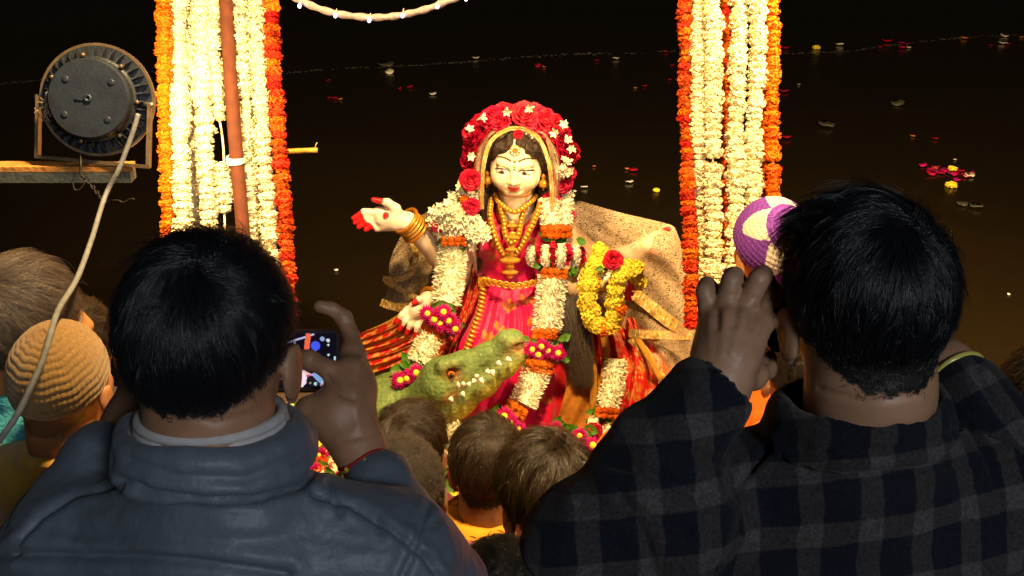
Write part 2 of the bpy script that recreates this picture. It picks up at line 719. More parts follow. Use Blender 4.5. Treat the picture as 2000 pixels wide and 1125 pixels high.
strand('red and orange marigold garland nearest the lace veil', [(1337, -40, DR), (1343, 250, DR), (1353, 640, DR)], 'red', 29, group=GR, mix=('orange', .22), step=.4)
strand('white garland next to the red marigolds by the veil', [(1363, -40, DR), (1365, 250, DR), (1370, 640, DR)], 'white', 30, group=GR)
strand('white garland broken by a short bare gap, near the veil', [(1392, -40, DR - .02), (1393, 250, DR - .02), (1396, 640, DR - .02)], 'white', 36, gaps=((309, 323),), group=GR)
strand('thin orange marigold garland between white ones', [(1419, -40, DR + .05), (1419, 250, DR + .05), (1416, 640, DR + .05)], 'orange', 26, group=GR, mix=('red', .3))
strand('white garland right of the thin orange one', [(1445, -40, DR), (1440, 250, DR), (1430, 640, DR)], 'white', 35, gaps=((344, 351),), group=GR)
strand('white garland that ends above the purple cap', [(1479, -40, DR), (1472, 250, DR), (1464, 640, DR)], 'white', 34, group=GR)
strand('orange marigold garland tucked behind the outermost orange one', [(1495, -40, DR + .05), (1492, 250, DR + .05), (1488, 560, DR + .05)], 'orange', 26, group=GR)
strand('outermost orange marigold garland above the purple cap', [(1511, -40, DR), (1509, 220, DR), (1504, 600, DR)], 'orange', 29, gaps=((312, 330),), group=GR)


def poles():
    mw = mat('painted_pole', lin(80, 40, 22), 0.8, 0.2, noise=(30, 0.25), bump=(80, 0.2))
    mb = MB()
    mb.tube(spline([P(437, -60, DL - .02), P(456, 230, DL - .02), P(476, 470, DL - .02), P(506, 900, DL)], 14), 0.0185, 14)
    r = mb.build('pole', mw, None, True)
    tag(r, 'brown round pole between the white garlands', 'pole')
    mb = MB()
    mb.tube([P(1423, -60, DR + .12), P(1414, 900, DR + .12)], 0.02, 12)
    r = mb.build('pole', mw, None, True)
    tag(r, 'pole hidden behind the garlands above the purple cap', 'pole')
    my = mat('bamboo', lin(206, 158, 58), 0.5, 0.3, noise=(50, 0.25))
    mb = MB()
    a, b = P(470, 300, DL + .12), P(620, 293, DL + .1)
    mb.tube(spline([a, (a + b) / 2, b], 9), [.0075, .0072, .0078, .0072, .007, .0072, .0078, .0072, .007], 8)
    mb.tube([P(614, 290, DL + .1), P(619, 278, DL + .1)], 0.0015, 5)
    r = mb.build('bamboo_stick', my, None, True)
    tag(r, 'yellow bamboo stick poking out past the red marigold garland', 'stick')
    mb = MB()
    for k in range(5):
        pts = [P(456 + 5, 309 + k * 2, DL - .02) + Vector((math.cos(a) * .024, math.sin(a) * .024, math.sin(a * .5 + k) * .003)) for a in np.linspace(0, 6.28, 14)]
        mb.tube(pts, 0.003, 5)
    r = mb.build('cord_binding', mat('binding_cord', (.7, .62, .45), .8), None, True)
    tag(r, 'pale cord tied round the brown pole', 'cord')


poles()


# ------------------------------------------------------------------ string of lights
def light_string():
    path = spline([P(480, -75, 2.9), P(560, -14, 2.9), (P(640, 22, 2.9)), P(730, 34, 2.9), P(810, 24, 2.9), P(890, -4, 2.9), P(960, -40, 2.9)], 60)
    root = thing('string_lights', 'pale rope with small glowing bulbs sagging across the top', 'light string', Vector(path[-1]))
    mb = MB()
    rad = [0.0085 + 0.0015 * math.sin(i * 1.7) for i in range(60)]
    mb.tube(path, rad, 10)
    mb.build('rope', mat('pale_rope', (0.28, 0.22, 0.19), 0.8, bump=(120, .5), noise=(60, .3)), root, True)
    me = mat('bulb_glow', (1, .9, 1), .4, emit=((0.9, 0.68, 1.0), 12))
    for px, py in ((585, 12), (655, 31), (721, 40), (786, 31), (854, 13), (910, -2)):
        c = P(px, py, 2.89)
        b = MB()
        b.lathe([(.001, -.005), (.0035, -.003), (.0042, 0), (.0035, .004), (.001, .006)], Matrix.Translation(c), 8)
        bo = b.build('bulb', me, root, True)
        w = MB()
        w.tube([c + Vector((0, 0, .004)), c + Vector((.004, 0.004, .018))], .0012, 5)
        w.build('wire', M_THREAD, root)


light_string()


# ------------------------------------------------------------------ floodlight on its batten
def floodlight():
    c = P(190, 195, 2.5)
    ray = (c - CAM).normalized()
    axis = (Matrix.Rotation(math.radians(-15), 3, UP) @ ray).normalized()
    axis = (Matrix.Rotation(math.radians(-2), 3, RT) @ axis).normalized()
    # local frame: z along the beam
    xr = UP.cross(axis).normalized() * -1
    yu = axis.cross(xr) * -1
    if yu.dot(UP) < 0:
        yu = -yu
    xr = yu.cross(axis)
    B = Matrix.Translation(c) @ Matrix((xr, yu, axis)).transposed().to_4x4()
    root = thing('floodlight', 'round finned floodlight seen from behind on a batten', 'floodlight', P(190, 320, 2.5))
    dark = mat('cast_alloy', lin(58, 61, 66), 0.42, 0.5, 0.6, noise=(40, 0.3), bump=(200, 0.15))
    dcov = mat('painted_cover', lin(44, 50, 60), 0.4, 0.5, 0.25, noise=(25, 0.3), bump=(150, 0.1))
    brass = mat('weathered_metal', lin(128, 106, 80), 0.45, 0.5, 0.7, noise=(50, 0.4))
    R = 0.1245
    mb = MB()                                                    # rim ring
    prof = []
    n = 64
    V, F = [], []
    for r, h in ((R, 0), (R, .012), (R - .006, .012), (R - .006, 0)):
        for k in range(n):
            a = 2 * math.pi * k / n
            V.append(B @ Vector((r * math.cos(a), r * math.sin(a), h)))
    for j in range(4):
        for k in range(n):
            F.append((j * n + k, j * n + (k + 1) % n, ((j + 1) % 4) * n + (k + 1) % n, ((j + 1) % 4) * n + k))
    mb.add(V, F)
    mb.build('rim', brass, root)
    mb = MB()
    mb.lathe([(R - .006, .02), (R - .006, .0), (.02, -.002)], B, 48)
    mb.build('lamp_plate', dark, root)
    hub = MB()
    hub.lathe([(.093, .0), (.093, -.035), (.088, -.04), (.086, -.052), (.0865, -.058)], B, 48)
    hb = hub.build('housing', dark, root)
    cv = MB()
    cv.lathe([(.0865, -.0582), (.086, -.07), (.083, -.074), (.05, -.0745), (.008, -.0748), (.007, -.07)], B, 48)
    cov = cv.build('back_cover', dcov, root, False)
    for ax_, ay_ in ((-.05, .035), (.045, .04), (.05, -.035), (-.04, -.045)):
        b = MB()
        b.lathe([(.0072, -.073), (.0072, -.0765), (.0055, -.0772)], B @ Matrix.Translation((ax_, ay_, 0)), 14)
        b.build('screw', dcov, cov, True)
    b = MB()
    b.lathe([(.009, -.073), (.009, -.079), (.004, -.0795), (.003, -.074)], B, 14)
    b.box(B @ Vector((.012, -.004, -.0757)), (.016, .0025, .0008), B.to_3x3())
    b.build('cover_boss', dcov, cov, True)
    nf = 36
    for k in range(nf):
        a = 2 * math.pi * k / nf + 0.03
        ca, sa = math.cos(a), math.sin(a)
        b = MB()
        t = .0016
        pr = [(.091, -.034), (.105, -.031), (R - .007, -.006), (R - .007, .0), (.091, .0)]
        V = []
        for sgn in (-1, 1):
            for r, h in pr:
                V.append(B @ Vector((r * ca - sgn * t * sa, r * sa + sgn * t * ca, h)))
        F = [(4, 3, 2, 1, 0), (5, 6, 7, 8, 9)] + [(i, (i + 1) % 5, 5 + (i + 1) % 5, 5 + i) for i in range(5)]
        b.add(V, F)
        b.build('fin', dark, root)
    for k in range(7):
        a = 0.5 + k * 0.9
        b = MB()
        b.lathe([(.005, -.034), (.005, -.043), (.003, -.045)], B @ Matrix.Translation((.0955 * math.cos(a), .0955 * math.sin(a), 0)), 8)
        b.build('bolt', brass, root, True)
    # bracket: a U of flat bar in the plane of the picture
    br = MB()
    zb = 0.0
    lx, rx = -.128, .116
    ptsb = [(-.128, .006), (-.127, -.142), (.113, -.152), (.114, .0)]
    ub = [P(76, 190, 2.5), P(74, 306, 2.5), P(290, 326, 2.49), P(293, 205, 2.49)]
    for i in range(3):
        a, e = ub[i], ub[i + 1]
        dirv = (e - a).normalized()
        nrm = axis
        sd = dirv.cross(nrm).normalized()
        Rm = Matrix((dirv, sd, nrm)).transposed()
        br.box((a + e) / 2, ((e - a).length / 2 + .002, .0035, .013), Rm)
    br.build('bracket', brass, root)
    for q in (ub[0], ub[3]):
        b = MB()
        d1 = (c - q).normalized()
        b.tube([q - d1 * .008, q - d1 * .003, q + d1 * .02], [.006, .0075, .006], 8)
        b.build('pivot_bolt', mat('steel', lin(170, 165, 155), .35, .5, .9), root, True)
    b = MB()
    g = B @ Vector((.073, -.005, -.03))
    b.lathe([(.011, -.06), (.011, -.035), (.014, -.033)], B @ Matrix.Translation((.086, .006, 0.01)), 10)
    b.build('cable_gland', mat('grey_plastic', (.35, .35, .33), .5), root, True)
    b = MB()
    for k in range(34):
        a0 = B @ Vector((.098 + random.gauss(0, .006), -.02 + random.gauss(0, .01), -.036))
        e0 = a0 + Vector((random.gauss(0, .009), random.gauss(0, .006) - .006, random.gauss(0, .012)))
        b.tube([a0, (a0 + e0) / 2 + Vector((random.gauss(0, .004), 0, random.gauss(0, .004))), e0], .0008, 4)
    b.build('frayed_cord', mat('frayed', lin(150, 130, 105), .8), root)
    # lamp glass and its light on the far side
    mg = mat('lamp_glass', (1, .9, .7), .3, emit=((1.0, 0.78, 0.45), 6))
    b = MB()
    b.lathe([(R - .014, .0135), (R - .016, .0165), (.02, .0167)], B, 40)
    b.build('lamp_glass', mg, root)
    L = bpy.data.lights.new('floodlight_lamp', 'SPOT')
    L.energy = 76
    L.color = WARM
    L.spot_size = math.radians(150)
    L.spot_blend = 0.6
    L.shadow_soft_size = 0.1
    lo = bpy.data.objects.new('floodlight_lamp', L)
    tgt = P(640, 420, 3.6)
    lo.location = c + axis * 0.06
    lo.rotation_euler = (tgt - lo.location).to_track_quat('-Z', 'Y').to_euler()
    COL.objects.link(lo)
    # batten: wooden strip on a steel rail
    bt = thing('batten', 'wooden batten on a grey steel rail carrying the floodlight', 'beam', P(0, 335, 2.5))
    a, e = P(-160, 333, 2.5), P(256, 333, 2.5)
    mid = (a + e) / 2
    hw = (e - a).length / 2
    Rm = Matrix.Rotation(0, 3, 'X')
    w = MB()
    w.box(mid + Vector((-.02, .012, .0055)), (hw + .02, .022, .0055))
    w.build('wood_strip', mat('batten_wood', lin(190, 128, 62), .7, .2, noise=(35, .35), bump=(90, .3)), bt)
    w = MB()
    w.box(mid + Vector((0, .01, -.0135)), (hw, .02, .012))
    w.build('steel_rail', mat('galvanised', lin(112, 116, 108), .5, .4, .5, noise=(45, .3), bump=(120, .2)), bt)
    w = MB()
    w.box(P(214, 322, 2.49) + Vector((0, 0, .001)), (.044, .003, .0025))
    w.build('thin_lath', mat('batten_wood'), bt)
    # binding wire
    wr = MB()
    wire = mat('binding_wire', lin(58, 52, 44), .5, .4, .6)
    wr.tube(spline([P(157, 300, 2.47), P(158, 318, 2.455), P(158, 340, 2.455), P(166, 350, 2.455)], 14), .0022, 6)
    t = np.linspace(0, 1, 40)
    p0, p1 = P(164, 343, 2.452), P(206, 396, 2.45)
    for ph in (0, math.pi):
        wr.tube([p0 + (p1 - p0) * float(u) + Vector((math.cos(u * 16 + ph), 0, math.sin(u * 16 + ph))) * .0035 for u in t], .002, 5)
    wr.tube(spline([P(160, 350, 2.452), P(143, 352, 2.45), P(146, 370, 2.45), P(158, 368, 2.45), P(168, 352, 2.45)], 20), .0014, 5)
    wr.tube(spline([P(206, 392, 2.45), P(230, 391, 2.45), P(240, 395, 2.45), P(256, 388, 2.45), P(263, 390, 2.45)], 20), .0016, 5)
    wr.tube(spline([P(157, 318, 2.46), P(140, 321, 2.46), P(126, 319, 2.46)], 10), .0014, 5)
    o = wr.build('binding_wire', wire, None, True)
    tag(o, 'twisted black wire binding the floodlight to the batten', 'wire')
    # power cable
    pts = [(270, 222, 2.40), (258, 262, 2.40), (232, 330, 2.40), (205, 384, 2.40), (178, 470, 2.3), (150, 545, 2.15), (112, 610, 2.0), (88, 690, 1.9), (58, 760, 1.83), (22, 828, 1.8), (-60, 935, 1.8)]
    cb = MB()
    cb.tube(spline([P(*p) for p in pts], 90), 0.0053, 12)
    o = cb.build('power_cable', mat('cable_sheath', lin(118, 117, 114), .55, .35, noise=(40, .25), bump=(150, .2)), None, True)
    tag(o, 'thick pale grey power cable hanging from the floodlight', 'cable')


floodlight()


# ------------------------------------------------------------------ things afloat on the river
def petal_mesh(name, m, seed):
    g = np.random.default_rng(seed)
    V, F = [(0, 0, 0.08)], []
    n = 10
    for k in range(n):
        a = 2 * math.pi * k / n
        r = 1 + g.uniform(-.2, .2)
        V.append((r * math.cos(a), r * .75 * math.sin(a), .3 + g.uniform(0, .25)))
    for k in range(n):
        F.append((0, 1 + k, 1 + (k + 1) % n))
    V += [(x * .9, y * .9, z - .18) for x, y, z in V]
    for k in range(n):
        F.append((n + 1, n + 2 + (k + 1) % n, n + 2 + k))
        F.append((1 + k, n + 2 + k, n + 2 + (k + 1) % n, 1 + (k + 1) % n))
    return mk_mesh(name, V, F, m, True)


def afloat():
    mw = mat('pale_petal', (.7, .62, .5), .6)
    mo = mat('orange_petal', (.75, .22, .02), .6)
    mg = mat('dull_leaf', (.07, .065, .045), .5, noise=(40, .4))
    mr, mm, my = M_ROSE, M_MAGENTA, mat('yellow_petal', (.75, .42, .02), .6)
    PET = {k: [petal_mesh('petal_' + k, m, 40 + i) for i in range(3)] for k, m in
           dict(red=mr, magenta=mm, white=mw, orange=mo, yellow=my, leaf=mg).items()}
    names = dict(red='crimson rose petal', magenta='magenta petal', white='cream white petal', orange='orange petal', yellow='yellow marigold', leaf='dull withered leaf')
    zones = [(lambda x, y: 1790 < x < 1910 and 310 < y < 375, 'in the dense cluster drifting above the checked shirt'),
             (lambda x, y: x < 700 and y < 400, 'adrift near the yellow stick'),
             (lambda x, y: 700 <= x < 1100 and y < 220, 'adrift high on the water above the rose wreath'),
             (lambda x, y: 1100 <= x < 1330 and y < 200, 'adrift near the red garland of the farther pillar'),
             (lambda x, y: 1100 <= x < 1330, 'adrift beside the rose wreath'),
             (lambda x, y: 1500 <= x < 1700 and y < 300, 'adrift just past the orange garlands'),
             (lambda x, y: x >= 1700 and y < 120, 'on the far streak of foam in the upper corner'),
             (lambda x, y: x >= 1600 and y < 400, 'alone on open water above the checked shirt'),
             (lambda x, y: y > 650, 'adrift low beside the checked shirt sleeve')]
    items = [(640, 157, 8, 'red'), (652, 192, 12, 'red'), (664, 194, 9, 'orange'), (642, 191, 8, 'red'), (760, 142, 17, 'white'), (752, 129, 30, 'leaf'), (845, 184, 15, 'white'), (800, 170, 11, 'red'), (780, 173, 8, 'red'),
             (928, 114, 15, 'white'), (1050, 129, 12, 'red'), (1062, 131, 8, 'orange'), (1165, 118, 9, 'red'), (1202, 115, 14, 'white'), (1258, 168, 10, 'red'), (1240, 172, 8, 'orange'), (1307, 156, 9, 'red'),
             (1236, 333, 17, 'red'), (1224, 330, 10, 'orange'), (1228, 356, 16, 'white'), (1140, 366, 15, 'white'), (1122, 374, 8, 'white'), (1282, 373, 14, 'yellow'), (1160, 325, 7, 'orange'), (1312, 128, 9, 'red'), (1300, 102, 10, 'red'),
             (656, 528, 9, 'white'), (1594, 95, 17, 'yellow'), (1640, 88, 15, 'white'), (1732, 81, 20, 'red'), (1718, 92, 10, 'red'), (1760, 84, 13, 'magenta'), (1772, 86, 12, 'magenta'), (1762, 94, 13, 'magenta'), (1774, 93, 10, 'white'),
             (1882, 75, 14, 'orange'), (1962, 71, 16, 'white'), (1958, 85, 16, 'white'), (1966, 86, 13, 'red'), (1934, 88, 8, 'red'), (1995, 73, 9, 'orange'), (1533, 94, 16, 'red'), (1531, 179, 17, 'red'), (1535, 269, 20, 'red'),
             (1752, 204, 24, 'leaf'), (1826, 271, 12, 'red'), (1782, 266, 9, 'orange'), (1905, 405, 26, 'leaf'), (1878, 400, 20, 'leaf'), (1612, 246, 30, 'leaf'), (1950, 735, 17, 'magenta'), (1560, 165, 6, 'white'), (1865, 312, 6, 'white'), (1970, 575, 6, 'white')]
    g = np.random.default_rng(5)
    for k in range(17):
        t = k / 16
        items.append((1806 + 82 * t + g.normal(0, 5), 330 + 12 * t + g.normal(0, 5), g.uniform(12, 18), 'magenta' if g.random() < .55 else 'red'))
    items += [(1826, 331, 14, 'orange'), (1860, 332, 20, 'yellow'), (1893, 343, 18, 'white'), (1886, 345, 12, 'white'), (1858, 364, 24, 'yellow'), (1868, 352, 14, 'magenta')]
    for px, py, w, c in items:
        p = PW(px, py, 0.004)
        d = (p - CAM).dot(FW)
        s = w * .5 / FPX * d
        where = [z for f, z in zones if f(px, py)]
        where = where[0] if where else ('adrift between the red garland and the statue hand' if px < 900 else 'adrift on open water')
        if c == 'yellow':
            me = random.choice(POM['yellow'])
            M = Matrix.LocRotScale(p + Vector((0, 0, s * .3)), Quaternion((0, 0, 1), random.uniform(0, 6)), Vector((s, s, s * .8)))
            nm = 'floating_marigold'
        else:
            me = random.choice(PET[c])
            M = Matrix.LocRotScale(p, Quaternion((0, 0, 1), random.gauss(0, .5)) @ Quaternion((1, 0, 0), random.gauss(0, .12)), Vector((s, s * 1.5, s)))
            nm = 'floating_leaf' if c == 'leaf' else 'floating_petal'
        o = link(nm, me, None, M)
        tag(o, names[c] + ' ' + where, 'leaf' if c == 'leaf' else ('flower' if c == 'yellow' else 'petal'), names[c] + 's ' + where)
    # thin streaks of foam and scum
    mf = mat('scum', (.16, .15, .13), .5, noise=(8, .6))
    mb = MB()
    g = np.random.default_rng(9)
    for line in ([(-40, 168), (60, 158), (140, 150), (300, 140)], [(560, 142), (680, 133), (820, 127), (930, 119), (1080, 108), (1320, 100)], [(1530, 105), (1640, 101), (1760, 86), (1880, 74), (2040, 66)]):
        sp = spline([(a, b) for a, b in line], 240)
        for i in range(239):
            if g.random() < .35:
                continue
            wpx = abs(g.normal(0, .9)) + .4
            a, b = sp[i], sp[i + 1]
            j = g.normal(0, 1.0)
            mb.add([PW(a[0], a[1] + j - wpx / 2, .004), PW(b[0], b[1] + j - wpx / 2, .004), PW(b[0], b[1] + j + wpx / 2, .004), PW(a[0], a[1] + j + wpx / 2, .004)], [(3, 2, 1, 0)])
    o = mb.build('foam', mf)
    kind(o, 'stuff')
    o['label'] = 'thin broken streaks of foam across the dark river'
    o['category'] = 'foam'


afloat()
# ------------------------------------------------------------------ people: heads, hair, bodies
def proj(v):
    r = Vector(v) - CAM
    d = r.dot(FW)
    return 1000 + r.dot(RT) / d * FPX, 562.5 - r.dot(UP) / d * FPX, d


M_SKIN = mat('skin', vcol=True, rough=0.48, spec=0.4, noise=(26, 0.2), bump=(300, 0.05), sss=0.0)


def hair_mat(name, col, rough=0.35):
    m = bpy.data.materials.new(name)
    m.use_nodes = True
    N, L = m.node_tree.nodes, m.node_tree.links
    b = N['Principled BSDF']
    hi = N.new('ShaderNodeHairInfo')
    r = N.new('ShaderNodeValToRGB')
    r.color_ramp.elements[0].color = (col[0] * .55, col[1] * .55, col[2] * .55, 1)
    r.color_ramp.elements[1].color = (col[0] * 1.5, col[1] * 1.5, col[2] * 1.5, 1)
    L.new(hi.outputs['Random'], r.inputs[0])
    L.new(r.outputs[0], b.inputs['Base Color'])
    b.inputs['Roughness'].default_value = rough
    b.inputs['Specular IOR Level'].default_value = 0.5
    return m


CR_C = np.array([0, -0.01, 0.02])
CR_R = np.array([0.08, 0.098, 0.095])


def add_head(s, O, A, sc=1.0, neck=0.058, ears=True, necklen=0.2, neckback=-0.05):
    """skull, face, ears and neck; local x right, y forward, z up"""
    O = np.array(list(O), float)

    def T(x, y, z):
        return O + A @ (np.array([x, y, z]) * sc)
    k = 0.02 * sc
    s.ell(T(*CR_C), CR_R * sc, A, 0.001)
    s.ell(T(0, .036, -.035), np.array([.063, .062, .08]) * sc, A, k)
    s.ell(T(0, .066, -.088), np.array([.034, .03, .026]) * sc, A, k)
    s.cone(T(0, .098, .0), T(0, .114, -.036), .007 * sc, .012 * sc, .012 * sc)
    s.cone(T(-.012, .104, -.04), T(.012, .104, -.04), .007 * sc, .007 * sc, .008 * sc)
    for sx in (-1, 1):
        s.cone(T(sx * .012, .088, .016), T(sx * .045, .078, .018), .009 * sc, .008 * sc, .012 * sc)
        s.ell(T(sx * .032, .086, -.002), np.array([.015, .012, .009]) * sc, A, .006 * sc, 'cut')
        s.ell(T(sx * .032, .081, -.002), np.array([.013, .012, .012]) * sc, A, .003 * sc)
        s.ell(T(sx * .042, .062, -.03), np.array([.02, .022, .02]) * sc, A, .02 * sc)
    s.cone(T(-.02, .092, -.064), T(.02, .092, -.064), .006 * sc, .006 * sc, .008 * sc)
    s.cone(T(-.016, .092, -.072), T(.016, .092, -.072), .006 * sc, .006 * sc, .008 * sc)
    s.chain([T(0, -.022, -.02), T(0, -.03, -.09), T(0, neckback, -necklen)], [neck * 1.02 * sc, neck * sc, neck * 1.04 * sc], .025 * sc)
    if ears:
        for sx in (-1, 1):
            a = math.radians(17) * sx
            Re = A @ np.array([[math.cos(a), math.sin(a), 0], [-math.sin(a), math.cos(a), 0], [0, 0, 1]])
            tl = math.radians(-12)
            Re = Re @ np.array([[1, 0, 0], [0, math.cos(tl), -math.sin(tl)], [0, math.sin(tl), math.cos(tl)]])
            c = T(sx * .085, -.004, -.03)
            s.ell(c, np.array([.0072, .019, .031]) * sc, Re, .006 * sc)
            s.ell(T(sx * .080, .006, -.058), np.array([.006, .011, .013]) * sc, Re, .006 * sc)
            s.ell(c + A @ np.array([sx * .0115, .009, 0.004]) * sc, np.array([.006, .013, .023]) * sc, Re, .004 * sc, 'cut')


def to_local(V, O, A, sc=1.0):
    return ((V - np.array(list(O))) @ A) / sc


def scalp_mask(l, nape=-0.085, front=0.055, side=-0.03):
    x, y, z = l[:, 0], l[:, 1], l[:, 2]
    m = z > nape + np.maximum(0, (y + .03)) * 1.3 + np.maximum(0, np.abs(x) - .03) * .8 + .003 * np.sin(x * 310) * np.sin(x * 97 + y * 240)
    m &= ~((y > front - 0.25 * np.maximum(0, z - .06)) & (z < .085))
    m &= ~((np.abs(x) > .074) & (y > -.03) & (z < -.002))
    m &= ~((y > .012) & (z < .01))
    m &= np.abs(x) < .088
    m &= ~((y > -.045) & (z < side))
    return m


def hair_curves(name, m, parent, V, N, O, A, sc, whorl, length, G, K, lift=0.3, swirl=0.8, spread=0.008, clump=0.6,
                grav=0.25, rad=0.00022, steps=9, seed=1, wild=0.12, part=None, push=1.0, comb=None):
    """clumped strands growing from surface points V with normals N"""
    g = np.random.default_rng(seed)
    i = g.integers(0, len(V), G)
    p = to_local(V[i], O, A, sc)
    n = N[i] @ A
    w = np.array(whorl)

    def flow(p, n):
        t = p - w
        r = np.linalg.norm(t, axis=1)[:, None]
        t = t - n * (t * n).sum(1)[:, None]
        t /= np.linalg.norm(t, axis=1)[:, None] + 1e-9
        b = np.cross(n, t)
        a = swirl * np.exp(-r / 0.06)
        f = t * np.cos(a) + b * np.sin(a)
        low = np.clip((0.05 - p[:, 2:3]) / 0.08, 0, 1)
        dn = np.array([0, 0, -1.0]) - n * (-n[:, 2:3])
        f = f * (1 - .75 * low) + dn * low
        if comb is not None:
            cw = np.clip((p[:, 1:2] + 0.02) / 0.05, 0, 1) * np.clip((p[:, 2:3] - .04) / .03, 0, 1)
            f = f * (1 - cw) + np.array(comb) * cw
        return f / (np.linalg.norm(f, axis=1)[:, None] + 1e-9)
    ln = length(p) * g.uniform(0.75, 1.15, G)
    f = flow(p, n)
    lf = lift * g.uniform(0.5, 1.5, G)[:, None]
    d = f * (1 - lf) + n * lf + g.normal(0, wild, (G, 3))
    d /= np.linalg.norm(d, axis=1)[:, None]
    path = [p.copy()]
    q = p.copy()
    bend = g.normal(0, wild * 1.2, (G, 3))
    for s in range(1, steps):
        st = (ln / (steps - 1))[:, None]
        q = q + d * st
        # keep outside the skull, a little further out towards the tips
        u = (q - CR_C) / (CR_R + 0.003 * push + 0.004 * s / steps * push)
        r = np.linalg.norm(u, axis=1)[:, None]
        u = u / r
        nn = u / CR_R
        nn /= np.linalg.norm(nn, axis=1)[:, None]
        inside = np.clip(1 - r, 0, 1)
        q = q + nn * inside * CR_R.mean()
        f = flow(q, nn)
        d = d + f * 0.22 + np.array([0, 0, -grav * 0.3]) + bend * 0.25
        dn = (d * nn).sum(1)[:, None]
        d = d - nn * np.where(dn > 0, dn * 0.45, dn * 0.8)
        d /= np.linalg.norm(d, axis=1)[:, None]
        path.append(q.copy())
    path = np.stack(path, 1)                                   # G, steps, 3
    t = np.linspace(0, 1, steps)[None, None, :, None]
    off = g.normal(0, spread, (G, K, 1, 3))
    off = off - n[:, None, None, :] * (off * n[:, None, None, :]).sum(-1, keepdims=True)
    lenf = g.uniform(0.7, 1.05, (G, K, 1, 1))
    jit = g.normal(0, spread * 0.35, (G, K, 1, 3)) * t
    pts = path[:, None, :, :] - path[:, None, :1, :]
    pts = path[:, None, :1, :] + pts * lenf + off * (1 - clump * t ** 1.2) + jit
    pts = pts.reshape(-1, steps, 3)
    W = (pts.reshape(-1, 3) * sc) @ A.T + np.array(list(O))
    return strands_obj(name, m, parent, W.reshape(-1, steps, 3), rad)


def strands_obj(name, m, parent, W, rad):
    n, steps = W.shape[:2]
    c = bpy.data.hair_curves.new(name)
    c.add_curves([steps] * n)
    c.attributes['position'].data.foreach_set('vector', W.astype(np.float32).ravel())
    if 'radius' in c.attributes:
        ra = c.attributes['radius']
    else:
        ra = c.attributes.new('radius', 'FLOAT', 'POINT')
    rr = rad * np.linspace(1.0, 0.25, steps)
    ra.data.foreach_set('value', np.tile(rr, n).astype(np.float32))
    c.materials.append(m)
    return link(name, c, parent)


HAIR_BLACK = hair_mat('hair_black', (0.0075, 0.0085, 0.011), 0.30)
HAIR_DARK = hair_mat('hair_dark_brown', (0.034, 0.02, 0.0105), 0.32)
HAIR_GREY = hair_mat('hair_grey_brown', (0.10, 0.07, 0.05), 0.45)


def finish_body(name, s, root, skin, O, A, sc, scalp, mask, smooth=2, extra=None, seams=()):
    V, F = s.surface(smooth)
    V = stitch(V, F, seams)
    N = vnormals(V, F)
    col = np.tile(np.array(skin), (len(V), 1))
    l = to_local(V, O, A, sc)
    hm = mask(l) if mask is not None else np.zeros(len(V), bool)
    col[hm] = scalp
    # lips and eyes
    lip = (np.abs(l[:, 0]) < .024) & (l[:, 1] > .08) & (np.abs(l[:, 2] + .068) < .009)
    col[lip] = np.array(skin) * np.array([.8, .5, .5])
    eye = ((np.abs(np.abs(l[:, 0]) - .032) / .013) ** 2 + ((l[:, 2] + .002) / .006) ** 2 < 1) & (l[:, 1] > .07)
    col[eye] = (.6, .57, .52)
    pup = ((np.abs(np.abs(l[:, 0]) - .032)) ** 2 + ((l[:, 2] + .002)) ** 2 < .0055 ** 2) & (l[:, 1] > .07)
    col[pup] = (.015, .01, .008)
    brow = (np.abs(np.abs(l[:, 0]) - .032) < .022) & (np.abs(l[:, 2] - .02 + .1 * (np.abs(np.abs(l[:, 0]) - .032))) < .004) & (l[:, 1] > .06)
    col[brow] = scalp
    if extra is not None:
        col = extra(V, l, col)
    link(name, mk_mesh(name, V, F, M_SKIN, True, col), root)
    return V, N, hm


def cloth_surface(s, root, name, m, seed, wr=0.004, wscale=14, grooves=(), smooth=3, stretch=(1, 1, 1), bulge=None, seams=(), iron=None):
    V, F = s.surface(smooth)
    if iron is not None:
        k = iron(V)[:, None]
        for _ in range(14):
            V = np.where(k, relax(V, F, .6), V)
    N = vnormals(V, F)
    f = fnoise(V * np.array(stretch), wscale, seed)
    disp = wr * (1 - np.abs(f)) * 1.2 - wr * .6
    disp += wr * .5 * fnoise(V * np.array(stretch), wscale * 2.3, seed + 5)
    for pts, wd, dp in grooves:
        dd = poly_dist(V, pts)
        disp += -dp * np.exp(-(dd / wd) ** 2) + dp * .45 * np.exp(-((dd - 2.6 * wd) / (1.6 * wd)) ** 2)
    V = relax(V + N * disp[:, None], F, 0.3)
    V = stitch(V, F, seams)
    return link(name, mk_mesh(name, V, F, m, True), root)


def stitch(V, F, seams):
    """press seam lines, given by where they are seen, into the cloth facing the viewer"""
    if not seams:
        return V
    N = vnormals(V, F)
    r = V - np.array(list(CAM))
    d = r @ np.array(list(FW))
    X = np.stack([1000 + r[:, 0] / d * FPX, 562.5 - (r @ np.array(list(UP))) / d * FPX, np.zeros(len(V))], 1)
    vis = np.clip(-(N * r).sum(1) / np.linalg.norm(r, axis=1) * 3, 0, 1)
    disp = np.zeros(len(V))
    for pts, w, dp in seams:
        e = poly_dist(X, [(a, b, 0) for a, b in pts])
        disp += -dp * np.exp(-(e / w) ** 2) + .4 * dp * np.exp(-((e - 3 * w) / (2 * w)) ** 2)
    return V + N * (disp * vis)[:, None]


